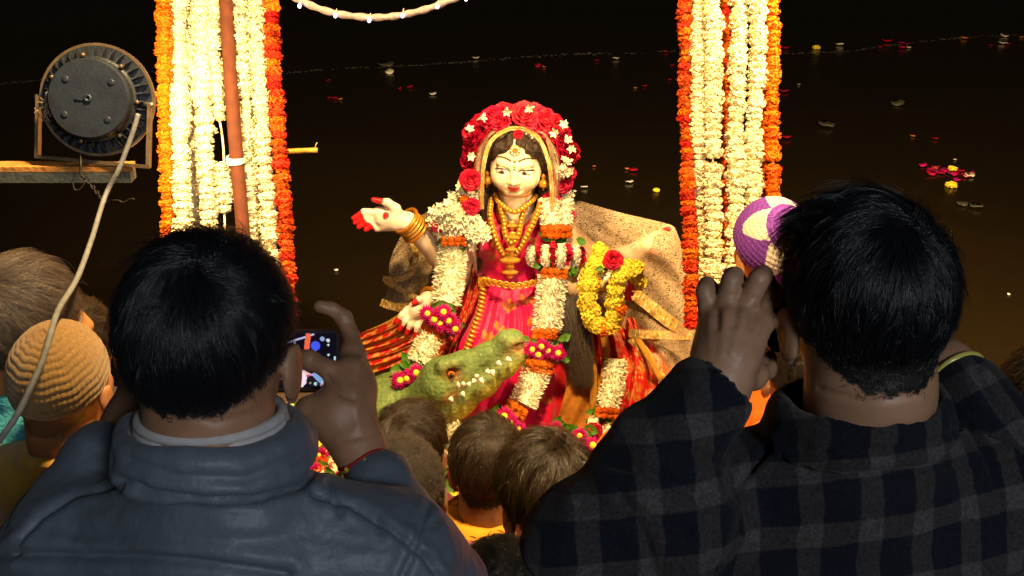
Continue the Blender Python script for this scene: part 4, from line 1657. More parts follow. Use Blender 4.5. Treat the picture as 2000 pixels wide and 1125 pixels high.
# ------------------------------------------------------------------ the crowd sitting before the statue
def onlooker(label, px, py, d, fwd, skin, garment, hair=None, hlen=.04, sc=1.0, seat=.12, seed=1, up=(0, 0, 1), wrinkle=.004,
             bald=None, hseed=None, whorl=(.01, -.06, .098), guides=900, dense=9, wide=.165, lift=.30, hrad=.0004, shawl=False):
    O = P(px, py, d)
    A = frame_from(fwd, up)
    yaw = frame_from((fwd[0], fwd[1], 0))

    def L(x, y, z):
        return O + Vector(yaw @ np.array([x, y, z]))
    root = thing('person', label, 'person', Vector((O.x, O.y, seat)), 'seated crowd before the statue')
    drop = O.z - seat                                            # head centre above the floor
    hip = -drop + .1
    s = SDF(L(0, 0, 0) + Vector((-.3, -.3, -drop)), L(0, 0, 0) + Vector((.3, .3, .14)), .0056)
    add_head(s, O, A, sc, .056, necklen=.17, neckback=-.02)
    s.chain([L(0, -.03, -.2), L(0, -.04, hip)], [.085, .1], .03)
    for sx in (-1, 1):
        s.cone(L(0, -.03, -.2), L(sx * wide, -.01, -.25), .055, .05, .03)
        s.chain([L(sx * wide, -.01, -.25), L(sx * .2, .06, -.5), L(sx * .1, .25, -.55)], [.045, .035, .028], .02)
        s.ell(L(sx * .085, .27, -.555), (.03, .035, .022), None, .012)
        for j in range(4):
            s.cone(L(sx * (.105 - .014 * j), .285, -.555), L(sx * (.09 - .014 * j), .3, -.575), .008, .007, .003)
    msk = (lambda l: scalp_mask(l, -.07)) if bald is None else bald
    scalp = SCALP if hair is not None else tuple(np.array(skin) * .45)
    V, N, hm = finish_body('body', s, root, skin, O, A, sc, scalp, msk, 2)
    if hair is not None:
        hair_curves('hair', hair, root, V[hm], N[hm], O, A, sc, whorl, lambda p: 1.25 * np.clip(hlen * (.45 + (p[:, 2] + .05) * 5), hlen * .25, hlen) * side_fade(p),
                    guides, dense + 3, lift=lift, swirl=.9, spread=.008, clump=.85, grav=.3, rad=hrad, seed=hseed or seed, wild=.19, steps=8)
    s = SDF(L(0, 0, 0) + Vector((-.42, -.42, -drop - .02)), L(0, 0, 0) + Vector((.42, .42, -.1)), .0075)
    s.chain([L(0, -.035, -.25), L(0, -.045, -.42), L(0, -.04, hip)], [.125, .14, .15], .04)
    for sx in (-1, 1):
        s.cone(L(0, -.03, -.165), L(sx * wide, -.01, -.225), .068, .066, .04)
        s.chain([L(sx * wide, -.01, -.255), L(sx * .205, .06, -.5), L(sx * .13, .22, -.545)], [.066, .056, .042], .03)
        s.chain([L(sx * .1, .0, hip), L(sx * .28, .18, hip - .02), L(sx * -.02, .25, hip - .05)], [.1, .075, .06], .03)
    s.cone(L(0, -.025, 0), L(0, -.03, -.12), .066 * sc, .062 * sc, .006, 'cut')
    for k in range(16):
        a0, a1 = 2 * math.pi * k / 16, 2 * math.pi * (k + 1) / 16
        s.cone(L(.076 * math.cos(a0), -.032 + .07 * math.sin(a0), -.138 - .02 * math.sin(a0)), L(.076 * math.cos(a1), -.032 + .07 * math.sin(a1), -.138 - .02 * math.sin(a1)), .014, .014, .012)
    if shawl:
        for fr in (.0, .5, 1.0):
            for k in range(16):
                a0, a1 = 2 * math.pi * k / 16, 2 * math.pi * (k + 1) / 16
                rr = .082 + .05 * fr
                s.cone(L(rr * math.cos(a0), -.035 + rr * math.sin(a0), -.125 - .05 * fr), L(rr * math.cos(a1), -.035 + rr * math.sin(a1), -.125 - .05 * fr), .022, .022, .02)
    cloth_surface(s, root, 'garment', garment, seed, wrinkle, 17, (), 3, (1, 1, .7))
    return root, O, A


def dome(name, m, root, O, A, sc, r0, zmin, tilt, height, disp, colf=None, nu=120, nv=46):
    """a cap: part of an ellipsoid grid with raised knitting"""
    V, F, C = [], [], []
    ct, st = math.cos(tilt), math.sin(tilt)
    for j in range(nv):
        th = (j / (nv - 1)) * zmin
        for i in range(nu):
            ph = 2 * math.pi * i / nu
            u = np.array([math.sin(th) * math.cos(ph), math.sin(th) * math.sin(ph), math.cos(th)])
            u = np.array([u[0], u[1] * ct - u[2] * st, u[1] * st + u[2] * ct])
            r = 1 + disp(th, ph)
            p = CR_C + u * (CR_R + r0) * r * np.array([1, 1, height])
            V.append(np.array(list(O)) + A @ (p * sc))
            if colf:
                C.append(colf(u))
    for j in range(nv - 1):
        for i in range(nu):
            F.append((j * nu + i, (j + 1) * nu + i, (j + 1) * nu + (i + 1) % nu, j * nu + (i + 1) % nu))
    # turned-in hem
    b = len(V)
    for i in range(nu):
        V.append(V[(nv - 1) * nu + i] * .93 + .07 * (np.array(list(O)) + A @ (CR_C * sc)))
        if colf:
            C.append(C[(nv - 1) * nu + i])
    for i in range(nu):
        F.append(((nv - 1) * nu + i, b + i, b + (i + 1) % nu, (nv - 1) * nu + (i + 1) % nu))
    return link(name, mk_mesh(name, V, F, m, True, np.array(C) if colf else None), root)


BR = (.30, .15, .075)
MUST = mat('mustard_cloth', lin(196, 150, 60), .85, .15, noise=(20, .12), bump=(300, .15), sheen=.2)


def printed_shawl():
    m = mat('printed_shawl', lin(205, 138, 32), .8, .15, noise=(30, .12), bump=(250, .12))
    N, L = m.node_tree.nodes, m.node_tree.links
    b = N['Principled BSDF']
    src = b.inputs['Base Color'].links[0].from_socket
    tc = N.new('ShaderNodeTexCoord')
    v = N.new('ShaderNodeTexVoronoi')
    v.inputs['Scale'].default_value = 15
    nz = N.new('ShaderNodeTexNoise')
    nz.inputs['Scale'].default_value = 70
    nz.inputs['Detail'].default_value = 3
    L.new(tc.outputs['Object'], v.inputs['Vector'])
    L.new(tc.outputs['Object'], nz.inputs['Vector'])
    w = N.new('ShaderNodeMath')
    w.operation = 'SINE'
    mu = N.new('ShaderNodeMath')
    mu.operation = 'MULTIPLY'
    mu.inputs[1].default_value = 40
    L.new(v.outputs['Distance'], mu.inputs[0])
    L.new(mu.outputs[0], w.inputs[0])
    ad = N.new('ShaderNodeMath')
    ad.operation = 'MULTIPLY_ADD'
    ad.inputs[1].default_value = 6.5
    ad.inputs[2].default_value = -3.2
    L.new(nz.outputs['Fac'], ad.inputs[0])
    s2 = N.new('ShaderNodeMath')
    s2.operation = 'ADD'
    L.new(w.outputs[0], s2.inputs[0])
    L.new(ad.outputs[0], s2.inputs[1])
    gt = N.new('ShaderNodeMath')
    gt.operation = 'GREATER_THAN'
    gt.inputs[1].default_value = .75
    L.new(s2.outputs[0], gt.inputs[0])
    ls = N.new('ShaderNodeMath')
    ls.operation = 'LESS_THAN'
    ls.inputs[1].default_value = .36
    L.new(v.outputs['Distance'], ls.inputs[0])
    mm = N.new('ShaderNodeMath')
    mm.operation = 'MULTIPLY'
    L.new(gt.outputs[0], mm.inputs[0])
    L.new(ls.outputs[0], mm.inputs[1])
    mx = N.new('ShaderNodeMix')
    mx.data_type = 'RGBA'
    L.new(mm.outputs[0], mx.inputs['Factor'])
    L.new(src, mx.inputs[6])
    mx.inputs[7].default_value = (.10, .02, .01, 1)
    L.new(mx.outputs[2], b.inputs['Base Color'])
    return m


def crowd():
    onlooker('person with windblown grey brown hair behind the one in the ribbed tan cap', 44, 632, 2.25, (.75, .7, -.05), (.42, .17, .06), mat('turquoise_knit', lin(70, 158, 176), .85, noise=(60, .2), bump=(160, .5)),
             HAIR_GREY, .07, 1.14, .35, 31, guides=1100, dense=10, lift=.22)
    r, O, A = onlooker('person in a ribbed tan knitted cap and mustard jacket', 122, 745, 2.08, (.12, 1, -.05), (.40, .17, .07), MUST, None, seat=.35, seed=32, sc=1.0)
    knit = mat('tan_wool', lin(138, 104, 56), .9, .1, noise=(160, .25), bump=(500, .5), sheen=.3)

    def rib(th, ph):
        w = th * 22 + .9 * math.sin(ph * 2) + .35 * math.sin(ph * 11)
        return .024 * abs(math.sin(w)) + .006 * math.sin(ph * 60 + th * 9)
    dome('cap', knit, r, O, A, 0.97, .007, 1.85, .25, 1.0, rib, None, 200, 110)
    onlooker('dark haired person half hidden past the tan cap, one ear showing', 152, 672, 2.6, (-.1, 1, 0), (.42, .18, .07), mat('brown_cloth', (.06, .04, .03), .9), HAIR_DARK, .04, .98, .3, 33)
    onlooker('dark haired head beside the wrist with the bracelet, nearest the green crocodile', 803, 872, 2.75, (.25, 1, -.15), BR, mat('maroon_cloth', (.12, .03, .03), .9), HAIR_DARK, .05, 1.0, .12, 34, whorl=(-.02, -.05, .1))
    onlooker('person with close cropped hair and one bare ear behind the jacket sleeve', 786, 958, 2.32, (-.15, 1, -.1), (.26, .13, .07), mat('pink_cloth', (.28, .09, .08), .9), hair_mat('hair_cropped', (.05, .035, .025), .5), .008, 1.02, .12, 35, guides=1500, dense=10, lift=.6, hrad=.0003)
    onlooker('dark haired person wrapped in a yellow printed shawl in the middle', 952, 908, 2.6, (.1, 1, -.2), BR, printed_shawl(), HAIR_DARK, .045, 1.0, .12, 36, whorl=(.03, -.05, .095), guides=1200, shawl=True)
    onlooker('tousled brown haired person in profile at the elbow of the checked shirt', 1070, 968, 2.2, (-.45, .9, -.1), BR, mat('yellow_cloth', lin(200, 150, 50), .85), HAIR_DARK, .06, 1.06, .12, 37, whorl=(.03, -.03, .1), guides=1300, lift=.4)
    onlooker('dark head cut off by the lower edge between the two filming men', 985, 1190, 1.72, (0, 1, 0), (.1, .05, .03), mat('black_cloth', (.01, .01, .01), .9), HAIR_BLACK, .035, 1.0, .12, 38)
    r, O, A = onlooker('person in a purple and cream crocheted cap under the garlands', 1506, 486, 2.75, (-.35, 1, -.1), (.5, .2, .06), mat('orange_cloth', lin(214, 106, 26), .85, noise=(40, .2)), None, seat=.7, seed=39, wide=.09)
    pu, cr = lin(120, 62, 150), (.72, .6, .42)

    ca = np.array([-.1, -math.sin(.95), math.cos(.95)])
    ca /= np.linalg.norm(ca)

    def crochet(u):
        th = math.acos(max(-1, min(1, float(u @ ca))))
        ph = math.atan2(float(u[0]), float(u @ np.cross(ca, [1, 0, 0]))) + .6
        # six cream petals set into purple rounds about a small cream centre towards the viewer
        k = (ph * 5 / (2 * math.pi)) % 1
        row = int(th * 26)
        if th < .13:
            return cr
        if th < .62:
            return pu if row % 4 else tuple(c * 1.6 for c in pu)
        if th < 1.25 and abs(k - .5) < .40 * (1.3 - th) / .62 + .05:
            return cr
        return pu if row % 2 else tuple(c * .75 for c in pu)
    dome('cap', mat('crochet_wool', vcol=True, rough=.9, spec=.1, bump=(400, .6), noise=(200, .2)), r, O, A, 1.05, .009, 1.75, .62, 1.0,
         lambda th, ph: .012 * abs(math.sin(th * 26)) * (1 + .5 * math.sin(ph * 50)), crochet, 200, 100)
    onlooker('person in orange half hidden behind the raised hand and dark hair', 1572, 715, 2.3, (-.2, 1, 0), (.45, .19, .08), mat('orange_cloth'), HAIR_DARK, .03, 1.0, .3, 40)
    onlooker('sliver of a brown head at the far right edge', 2045, 800, 1.9, (-.3, 1, 0), (.3, .12, .05), mat('brown_cloth'), HAIR_DARK, .03, 1.0, .3, 41)


crowd()
# ------------------------------------------------------------------ the painted goddess statue
M_GOLD = mat('gold_trim', lin(214, 146, 40), .4, .5, .3, noise=(220, .35), bump=(420, .9))
M_BEAD = mat('gold_bead', lin(224, 160, 52), .3, .5, .45, noise=(150, .25))
M_PAINT = mat('painted_plaster', vcol=True, rough=.42, spec=.35, bump=(200, .04))


def patch(rows, nu, nv, disp=None):
    """smooth cloth sheet through rows of statue-plane points (px, py, dd); returns grid of points and u, v"""
    cols = [spline(r, nu) for r in rows]
    G = np.array([spline([c[i] for c in cols], nv) for i in range(nu)])      # nu, nv, 3 in (px, py, dd)
    Wd = np.zeros((nu, nv, 3))
    for i in range(nu):
        for j in range(nv):
            a = G[i, j]
            dd = a[2] + (disp(i / (nu - 1), j / (nv - 1), a) if disp else 0)
            Wd[i, j] = list(Q(a[0], a[1], dd))
    F = [(i * nv + j, (i + 1) * nv + j, (i + 1) * nv + j + 1, i * nv + j + 1) for i in range(nu - 1) for j in range(nv - 1)]
    return Wd.reshape(-1, 3), F, G.reshape(-1, 3)


def in_oval(x, y, cx, cy, rx, ry, rot=0):
    c, s = math.cos(rot), math.sin(rot)
    dx, dy = x - cx, y - cy
    return ((dx * c + dy * s) / rx) ** 2 + ((-dx * s + dy * c) / ry) ** 2 < 1


STAT = thing('goddess_statue', 'painted goddess statue in a crimson sari seated on the crocodile', 'statue', Q(1000, 885, 0))


def statue_head():
    O = Q(1007, 327, -.10)
    A = frame_from((-.09, -1, -.04), (.03, 0, 1))
    On = np.array(list(O))

    def T(x, y, z):
        return On + A @ np.array([x, y, z])
    s = SDF(T(0, -.07, -.05) - .19, T(0, -.07, -.05) + .2, .0023)
    s.ell(T(0, -.06, .03), (.093, .108, .10), A, .001)
    s.ell(T(0, -.012, -.028), (.082, .068, .064), A, .03)
    s.ell(T(0, .03, -.072), (.03, .024, .018), A, .026)
    for sx in (-1, 1):
        s.ell(T(sx * .042, .018, -.032), (.034, .034, .032), A, .02)
        s.cone(T(sx * .014, .046, .021), T(sx * .055, .034, .026), .008, .006, .014)
        s.ell(T(sx * .038, .053, .002), (.024, .012, .0105), A, .008, 'cut')
        s.ell(T(sx * .038, .038, .002), (.022, .0155, .011), A, .004)
        s.ell(T(sx * .013, .062, -.031), (.008, .008, .006), A, .006)
    s.cone(T(0, .05, .016), T(0, .074, -.027), .0075, .0105, .013)
    s.cone(T(-.021, .054, -.052), T(.021, .054, -.052), .0035, .0035, .006)
    s.cone(T(-.012, .0585, -.05), T(.012, .0585, -.05), .0052, .0052, .006)
    s.cone(T(-.011, .0575, -.0585), T(.011, .0575, -.0585), .0058, .0058, .005)
    s.chain([T(0, -.035, -.03), T(0, -.04, -.09), T(0, -.05, -.17)], [.058, .053, .068], .02)
    V, F = s.surface(2)
    l = (V - On) @ A
    x, y, z = l[:, 0], l[:, 1], l[:, 2]
    skin = np.array([.85, .66, .39])
    col = np.tile(skin, (len(V), 1))
    fr = y > .0
    ax = np.abs(x)
    # blush, lips, eyes, brows, forehead marks
    zl = z - .007 * (ax / .022) ** 2
    lip = fr & (((ax / .0215) ** 2 + ((zl + .055) / .0085) ** 2) < 1) & (y > .04)
    col[lip] = lin(190, 60, 48)
    seam = lip & (np.abs(zl + .0545) < .0013)
    col[seam] = lin(110, 20, 20)
    ez = .001 + .03 * (ax - .038)
    ew = fr & ((((ax - .038) / .0245) ** 2 + ((z - ez) / .0098) ** 2) < 1)
    col[ew] = (.82, .74, .6)
    # eye looks down: iris under the upper lid
    ir = ew & ((((ax - .037 + .004 * np.sign(-x)) / .0085) ** 2 + ((z - ez + .0015) / .0075) ** 2) < 1)
    col[ir] = lin(120, 62, 34)
    pu = ew & ((((ax - .037 + .004 * np.sign(-x)) / .0042) ** 2 + ((z - ez + .0015) / .0042) ** 2) < 1)
    col[pu] = (.01, .008, .006)
    line = fr & (np.abs(z - ez - .0088 * np.sqrt(np.clip(1 - ((ax - .038) / .026) ** 2, 0, 1))) < .0022) & (ax > .012) & (ax < .066)
    col[line] = lin(58, 26, 14)
    crease = fr & (np.abs(z - ez - .0085 - .0088 * np.sqrt(np.clip(1 - ((ax - .038) / .028) ** 2, 0, 1))) < .0013) & (ax > .012) & (ax < .066)
    bz = .0365 + .0095 * np.sin(np.clip((ax - .008) / .064, 0, 1) * math.pi)
    br = fr & (np.abs(z - bz) < .0032 * np.clip(1.2 - (ax - .012) / .07, .25, 1)) & (ax > .011) & (ax < .07)
    col[br] = lin(74, 40, 18)
    for cz, r, c in ((.014, .0036, (.05, .03, .01)), (.023, .0056, lin(170, 150, 30)), (.036, .0046, lin(130, 84, 34)), (.0215, .0025, lin(40, 90, 30))):
        m = fr & (x ** 2 + (z - cz) ** 2 < r * r)
        col[m] = c
    nos = fr & (np.abs(ax - .008) < .0035) & (np.abs(z + .0355) < .002) & (y > .06)
    col[nos] = lin(150, 70, 40)
    link('head', mk_mesh('head', V, F, M_PAINT, True, col), STAT)
    # hair: cap, wavy front and side locks
    mh = mat('statue_hair', lin(54, 38, 26), .5, .35, noise=(60, .5), bump=(160, .7))
    s = SDF(T(0, -.08, -.1) - np.array([.2, .2, .26]), T(0, -.08, -.1) + np.array([.2, .2, .29]), .0035)
    s.ell(T(0, -.085, .045), (.116, .118, .108), A, .001)
    for sx in (-1, 1):
        s.chain([T(sx * .02, .018, .085), T(sx * .055, .018, .072), T(sx * .088, -.005, .045), T(sx * .102, -.03, .0), T(sx * .1, -.045, -.05)], [.018, .021, .022, .02, .02], .012)
        s.chain([T(sx * .098, -.04, -.05), T(sx * .108, -.03, -.13), T(sx * .112, .0, -.22)], [.022, .024, .018], .012)
    s.chain([T(-.03, -.12, -.02), T(-.02, -.15, -.3)], [.09, .08], .03)
    V, F = s.surface(2)
    N = vnormals(V, F)
    l = (V - On) @ A
    V = V + N * (.004 * np.sin(l[:, 0] * 190 + 30 * l[:, 2] + 2 * fnoise(V, 25, 4)) + .002 * fnoise(V, 80, 5))[:, None]
    link('hair', mk_mesh('hair', V, F, mh, True), STAT)
    # choker, forehead jewel, earrings
    mb = MB()
    mb.tube([T(.058 * math.cos(a), -.04 + .056 * math.sin(a), -.088 - .008 * math.sin(a)) for a in np.linspace(0, 2 * math.pi, 40)], .0065, 8, False, None, 1.0)
    mb.build('choker', M_BEAD, STAT, True)
    jw = MB()
    c = T(0, .040, .074)
    f = A[:, 1]
    jw.lathe([(.018, 0), (.018, .004), (.012, .008), (.0, .009)], Matrix.Translation(Vector(c)) @ Vector(f).to_track_quat('Z', 'Y').to_matrix().to_4x4(), 14)
    j = jw.build('forehead_jewel', M_BEAD, STAT)
    for k in range(8):
        a = 2 * math.pi * k / 8
        b = MB()
        b.lathe([(.0005, -.004), (.0045, 0), (.0005, .004)], Matrix.Translation(Vector(c + A @ np.array([.0125 * math.cos(a), .008, .0125 * math.sin(a)]))), 6)
        b.build('pearl', mat('pearl', (.8, .74, .62), .2, .6), j, True)
    for sx in (-1, 1):
        b = MB()
        c = T(sx * .094, .0, -.045)
        b.lathe([(.002, .028), (.008, .018), (.004, .012), (.014, .0), (.017, -.014), (.004, -.02), (.003, -.03)], Matrix.Translation(Vector(c)), 10)
        b.build('earring', M_BEAD, STAT, True)
    b = MB()
    b.tube([T(-.014 + .007 * math.cos(a), .066, -.036 + .007 * math.sin(a)) for a in np.linspace(0, 6.28, 16)], .0011, 5)
    b.build('nose_ring', M_BEAD, STAT)
    return O, A, T


def arm_surface(name, chains, tips, palm=None, extra=None):
    allp = [p for ch, r, k in chains for p in ch]
    lo, hi = bb(allp, .06)
    s = SDF(lo, hi, .003)
    for ch, r, k in chains:
        s.chain(ch, r, k)
    V, F = s.surface(2)
    col = np.tile(np.array([.72, .44, .21]), (len(V), 1))
    if palm is not None:
        c0, c1, f = palm
        d0 = np.array(list(c1)) - np.array(list(c0))
        t = (V - np.array(list(c0))) @ d0 / (d0 @ d0)
        w = np.clip(t, 0, 1)[:, None]
        col = col * (1 - w) + np.array([.86, .68, .48]) * w
    for p, r in tips:
        m = np.linalg.norm(V - np.array(list(p)), axis=1) < r
        col[m] = (.62, .012, .012)
    o = link(name, mk_mesh(name, V, F, M_PAINT, True, col), STAT)
    return o


def bangles(part, a, b, r, n, dr=0.0):
    ax = (b - a).normalized()
    q = ax.to_track_quat('Z', 'Y')
    for k in range(n):
        c = a + (b - a) * (k / max(1, n - 1))
        mb = MB()
        rr = r * (1 + dr * k / n) * (1.07 if k in (0, n - 1) else 1)
        mb.tube([c + q @ Vector((rr * math.cos(t), rr * math.sin(t), 0)) for t in np.linspace(0, 2 * math.pi, 30)], .006 if k in (0, n - 1) else .0045, 8, False)
        mb.build('bangle', M_BEAD if k not in (0, n - 1) else mat('gold_bangle', lin(206, 130, 30), .35, .5, .5), part, True)


def statue_arms():
    # raised open hand
    e, w = Q(862, 498, -.1), Q(796, 434, -.17)
    f = []
    f.append(([Q(915, 432, .0), Q(885, 470, -.04), e, w], [.05, .05, .046, .033], .02))
    f.append(([w, Q(770, 428, -.18), Q(745, 426, -.18)], [.032, .03, .028], .012))
    f.append(([Q(770, 420, -.18), Q(738, 414, -.185)], [.03, .018], .014))
    f.append(([Q(768, 436, -.18), Q(738, 444, -.18)], [.026, .015], .014))
    tips = []
    for k, (bx, by, tx, ty) in enumerate(((733, 415, 690, 426), (730, 425, 693, 435), (732, 435, 700, 444), (736, 445, 714, 449))):
        b0, t0 = Q(bx, by, -.185), Q(tx, ty, -.20)
        m0 = (b0 + t0) / 2 + Vector((0, 0, .012))
        f.append(([b0, m0, t0], [.0135, .0115, .008], .004))
        tips.append((t0, .036 if k < 3 else .03))
    f.append(([Q(772, 408, -.19), Q(757, 396, -.2), Q(729, 390, -.2)], [.02, .013, .0085], .01))
    tips.append((Q(733, 390, -.2), .028))
    tips.append((Q(754, 419, -.20), 0))
    arm = arm_surface('arm', f, tips, (e, w, 1))
    b = MB()
    b.lathe([(.010, .0), (.010, .003), (.0, .004)], Matrix.Translation(Q(754, 420, -.211)) @ Vector((0, -1, .35)).to_track_quat('Z', 'Y').to_matrix().to_4x4(), 14)
    b.build('palm_dot', mat('red_dot', (.6, .01, .01), .5), arm)
    bangles(arm, Q(792, 431, -.172), Q(812, 449, -.155), .044, 5)
    # lowered hand over the pleats
    w = Q(836, 586, -.18)
    f = [([Q(915, 440, .02), Q(905, 530, .0), Q(872, 575, -.1), w], [.046, .044, .038, .028], .02),
         ([w, Q(815, 604, -.2), Q(806, 614, -.2)], [.028, .03, .026], .012)]
    tips = []
    for bx, by, tx, ty in ((796, 604, 774, 629), (802, 612, 781, 643), (811, 620, 794, 651), (820, 624, 811, 657)):
        b0, t0 = Q(bx, by, -.205), Q(tx, ty, -.225)
        f.append(([b0, (b0 + t0) / 2 + Vector((0, -.008, .006)), t0], [.0125, .0105, .0085], .004))
        tips.append((t0, .022))
    f.append(([Q(826, 592, -.2), Q(818, 585, -.22), Q(808, 591, -.23)], [.016, .011, .0085], .008))
    tips.append((Q(808, 591, -.23), .018))
    arm = arm_surface('arm', f, tips, (Q(872, 575, -.1), w, 1))
    bangles(arm, Q(838, 584, -.178), Q(856, 579, -.14), .036, 4)
    # right-hand side: arm carrying the yellow garland
    w = Q(1176, 548, -.2)
    f = [([Q(1090, 432, .0), Q(1118, 505, -.03), Q(1126, 555, -.12), w], [.05, .05, .05, .03], .02),
         ([w, Q(1200, 552, -.21), Q(1215, 560, -.21)], [.03, .03, .024], .012)]
    tips = []
    for k in range(4):
        b0, t0 = Q(1212 + 2 * k, 550 + 8 * k, -.215), Q(1242 - 4 * k, 552 + 11 * k, -.24)
        f.append(([b0, (b0 + t0) / 2 + Vector((0, -.012, .004)), t0], [.0115, .0105, .0085], .004))
        tips.append((t0, .03))
    arm = arm_surface('arm', f, tips, (Q(1126, 555, -.12), w, 1))
    bangles(arm, Q(1150, 552, -.16), Q(1166, 549, -.185), .038, 3)
    # raised hand behind the lace
    w = Q(1248, 487, .0)
    f = [([Q(1085, 440, .06), Q(1150, 500, .06), Q(1190, 512, .03), w], [.05, .046, .04, .03], .02),
         ([w, Q(1265, 478, -.01), Q(1275, 472, -.01)], [.03, .03, .028], .012)]
    tips = []
    for bx, by, tx, ty in ((1272, 462, 1306, 447), (1280, 468, 1292, 472), (1280, 478, 1288, 483), (1276, 488, 1281, 494)):
        b0, t0 = Q(bx, by, -.015), Q(tx, ty, -.04)
        f.append(([b0, (b0 + t0) / 2 + Vector((.004, -.006, .004)), t0], [.013, .0115, .0085], .004))
        tips.append((t0, .03))
    f.append(([Q(1258, 470, -.01), Q(1262, 455, -.02), Q(1270, 447, -.03)], [.018, .012, .009], .008))
    tips.append((Q(1270, 447, -.03), .02))
    arm_surface('arm', f, tips, (Q(1190, 512, .03), w, 1))


MOTIFS = [(982, 440, .2), (968, 480, .3), (1040, 470, -.2), (960, 500, .4), (1000, 595, .3), (955, 660, .3), (990, 600, .2), (1040, 630, .4), (950, 655, .4), (1025, 585, .3), (1010, 660, .3), (1045, 590, .3), (930, 700, .3), (1065, 780, .5), (1040, 840, .4), (1075, 850, .4), (975, 640, .4)]


def statue_body():
    crim = np.array(lin(222, 0, 74))
    m = mat('crimson_silk', vcol=True, rough=.5, spec=.3, noise=(14, .12), bump=(300, .08), sheen=.2)
    s = SDF(Q(860, 900, -.62) - Vector((.1, .05, .12)), Q(1150, 400, .3) + Vector((.16, .35, .12)), .0052)
    s.ell(Q(1002, 455, .03), (.135, .095, .13), None, .02)
    for sx in (-1, 1):
        s.ell(Q(1002 + sx * 34, 468, -.05), (.062, .06, .062), None, .05)
        s.cone(Q(1002, 405, .02), Q(1002 + sx * 88, 425, .02), .055, .062, .04)
    s.cone(Q(1002, 500, .02), Q(1000, 560, .02), .108, .112, .05)
    s.ell(Q(1000, 620, .0), (.165, .14, .12), None, .06)
    s.chain([Q(985, 600, -.02), Q(960, 700, -.12), Q(985, 800, -.15), Q(1000, 900, -.15)], [.13, .145, .16, .18], .06)
    s.chain([Q(1030, 600, -.02), Q(1050, 690, -.10), Q(1056, 800, -.12), Q(1050, 900, -.14)], [.12, .13, .14, .16], .06)
    s.ell(Q(1000, 840, .02), (.42, .3, .2), None, .05)
    V, F = s.surface(3)
    N = vnormals(V, F)
    px = np.array([proj(v) for v in V])
    X, Y = px[:, 0], px[:, 1]
    low = np.clip((Y - 560) / 80, 0, 1)
    ph = (X - 1000) / (26 + 60 * np.clip((Y - 560) / 300, 0, 1)) * 6 + .01 * (Y - 560) + 1.2 * fnoise(V, 9, 7)
    disp = low * (.008 * np.sin(ph) + .006 * np.sin(ph * 2.3 + 1)) + .003 * fnoise(V, 20, 8)
    up = np.clip((560 - Y) / 60, 0, 1)
    disp += up * .004 * np.sin((X - 1000) * .12 + (Y - 450) * .2)
    V = relax(V + N * disp[:, None], F, .3)
    col = np.tile(crim, (len(V), 1))
    red = np.array(lin(206, 14, 10))
    w = np.clip((X - 1060 + (Y - 700) * .1) / 40, 0, 1)[:, None] * np.clip((Y - 640) / 60, 0, 1)[:, None]
    col = col * (1 - w) + red * w
    front = N[:, 1] < .2
    for mx_, my_, r in MOTIFS:
        for k in (-1, 1):
            mm = in_oval(X, Y, mx_ + k * 5, my_ + k * 3, 3.6, 9.5, .35 * k + r) & front
            col[mm] = lin(196, 110, 24)
    link('sari', mk_mesh('sari', V, F, m, True, col), STAT)
    # sari border of gold beads
    path = [Q(*p) for p in ((940, 560, -.13), (935, 600, -.16), (922, 640, -.21), (908, 680, -.26), (898, 712, -.30))]
    mb = MB()
    sp = spline(path, 40)
    mb.tube(sp, .012, 6, True, None, .5)
    bd = mb.build('sari_border', M_GOLD, STAT, True)
    pm = mk_mesh('border_stud', *tube_geo([Vector((-.012, 0, 0)), Vector((0, 0, 0)), Vector((.012, 0, 0))], [.003, .007, .003], 6), M_BEAD, True)
    for i in range(1, 39, 2):
        link('border_stud', pm, bd, Matrix.Translation(Vector(sp[i]) + Vector((.008, -.014, .004))) @ Matrix.Rotation(.4, 4, 'Y'))
    # belt
    belt = [Q(*p) for p in ((938, 550, -.02), (950, 548, -.13), (975, 553, -.19), (1005, 557, -.21), (1035, 553, -.18), (1058, 546, -.1))]
    sp = spline(belt, 60)
    mb = MB()
    mb.tube(sp, .007, 8)
    bt = mb.build('belt', M_BEAD, STAT, True)
    ring = mk_mesh('belt_link', *tube_geo([Vector((.011 * math.cos(a), 0, .011 * math.sin(a))) for a in np.linspace(0, 2 * math.pi, 12)], .0032, 5, False), M_BEAD, True)
    for i in range(4, 58, 5):
        link('belt_link', ring, bt, Matrix.Translation(Vector(sp[i]) + Vector((0, -.006, 0))))
    b = MB()
    b.box(Vector(sp[8]) + Vector((0, -.008, 0)), (.02, .006, .016))
    b.build('belt_buckle', M_BEAD, bt)


def necklace(name, pts, r, step, bead=True):
    sp = spline([Q(*p) for p in pts], 80)
    mb = MB()
    mb.tube(sp, r, 8, True, None, .55)
    o = mb.build(name, M_GOLD, STAT, True)
    if bead:
        me = mk_mesh('bead', *tube_geo([Vector((0, 0, -r * .8)), Vector((0, 0, 0)), Vector((0, 0, r * .8))], [r * .2, r * .8, r * .2], 7), M_BEAD, True)
        L = np.concatenate([[0], np.cumsum(np.linalg.norm(np.diff(sp, axis=0), axis=1))])
        for t in np.arange(0, L[-1], step):
            p = Vector([np.interp(t, L, sp[:, k]) for k in range(3)])
            link('bead', me, o, Matrix.Translation(p + Vector((0, -r * .8, r * .25))))
    return o


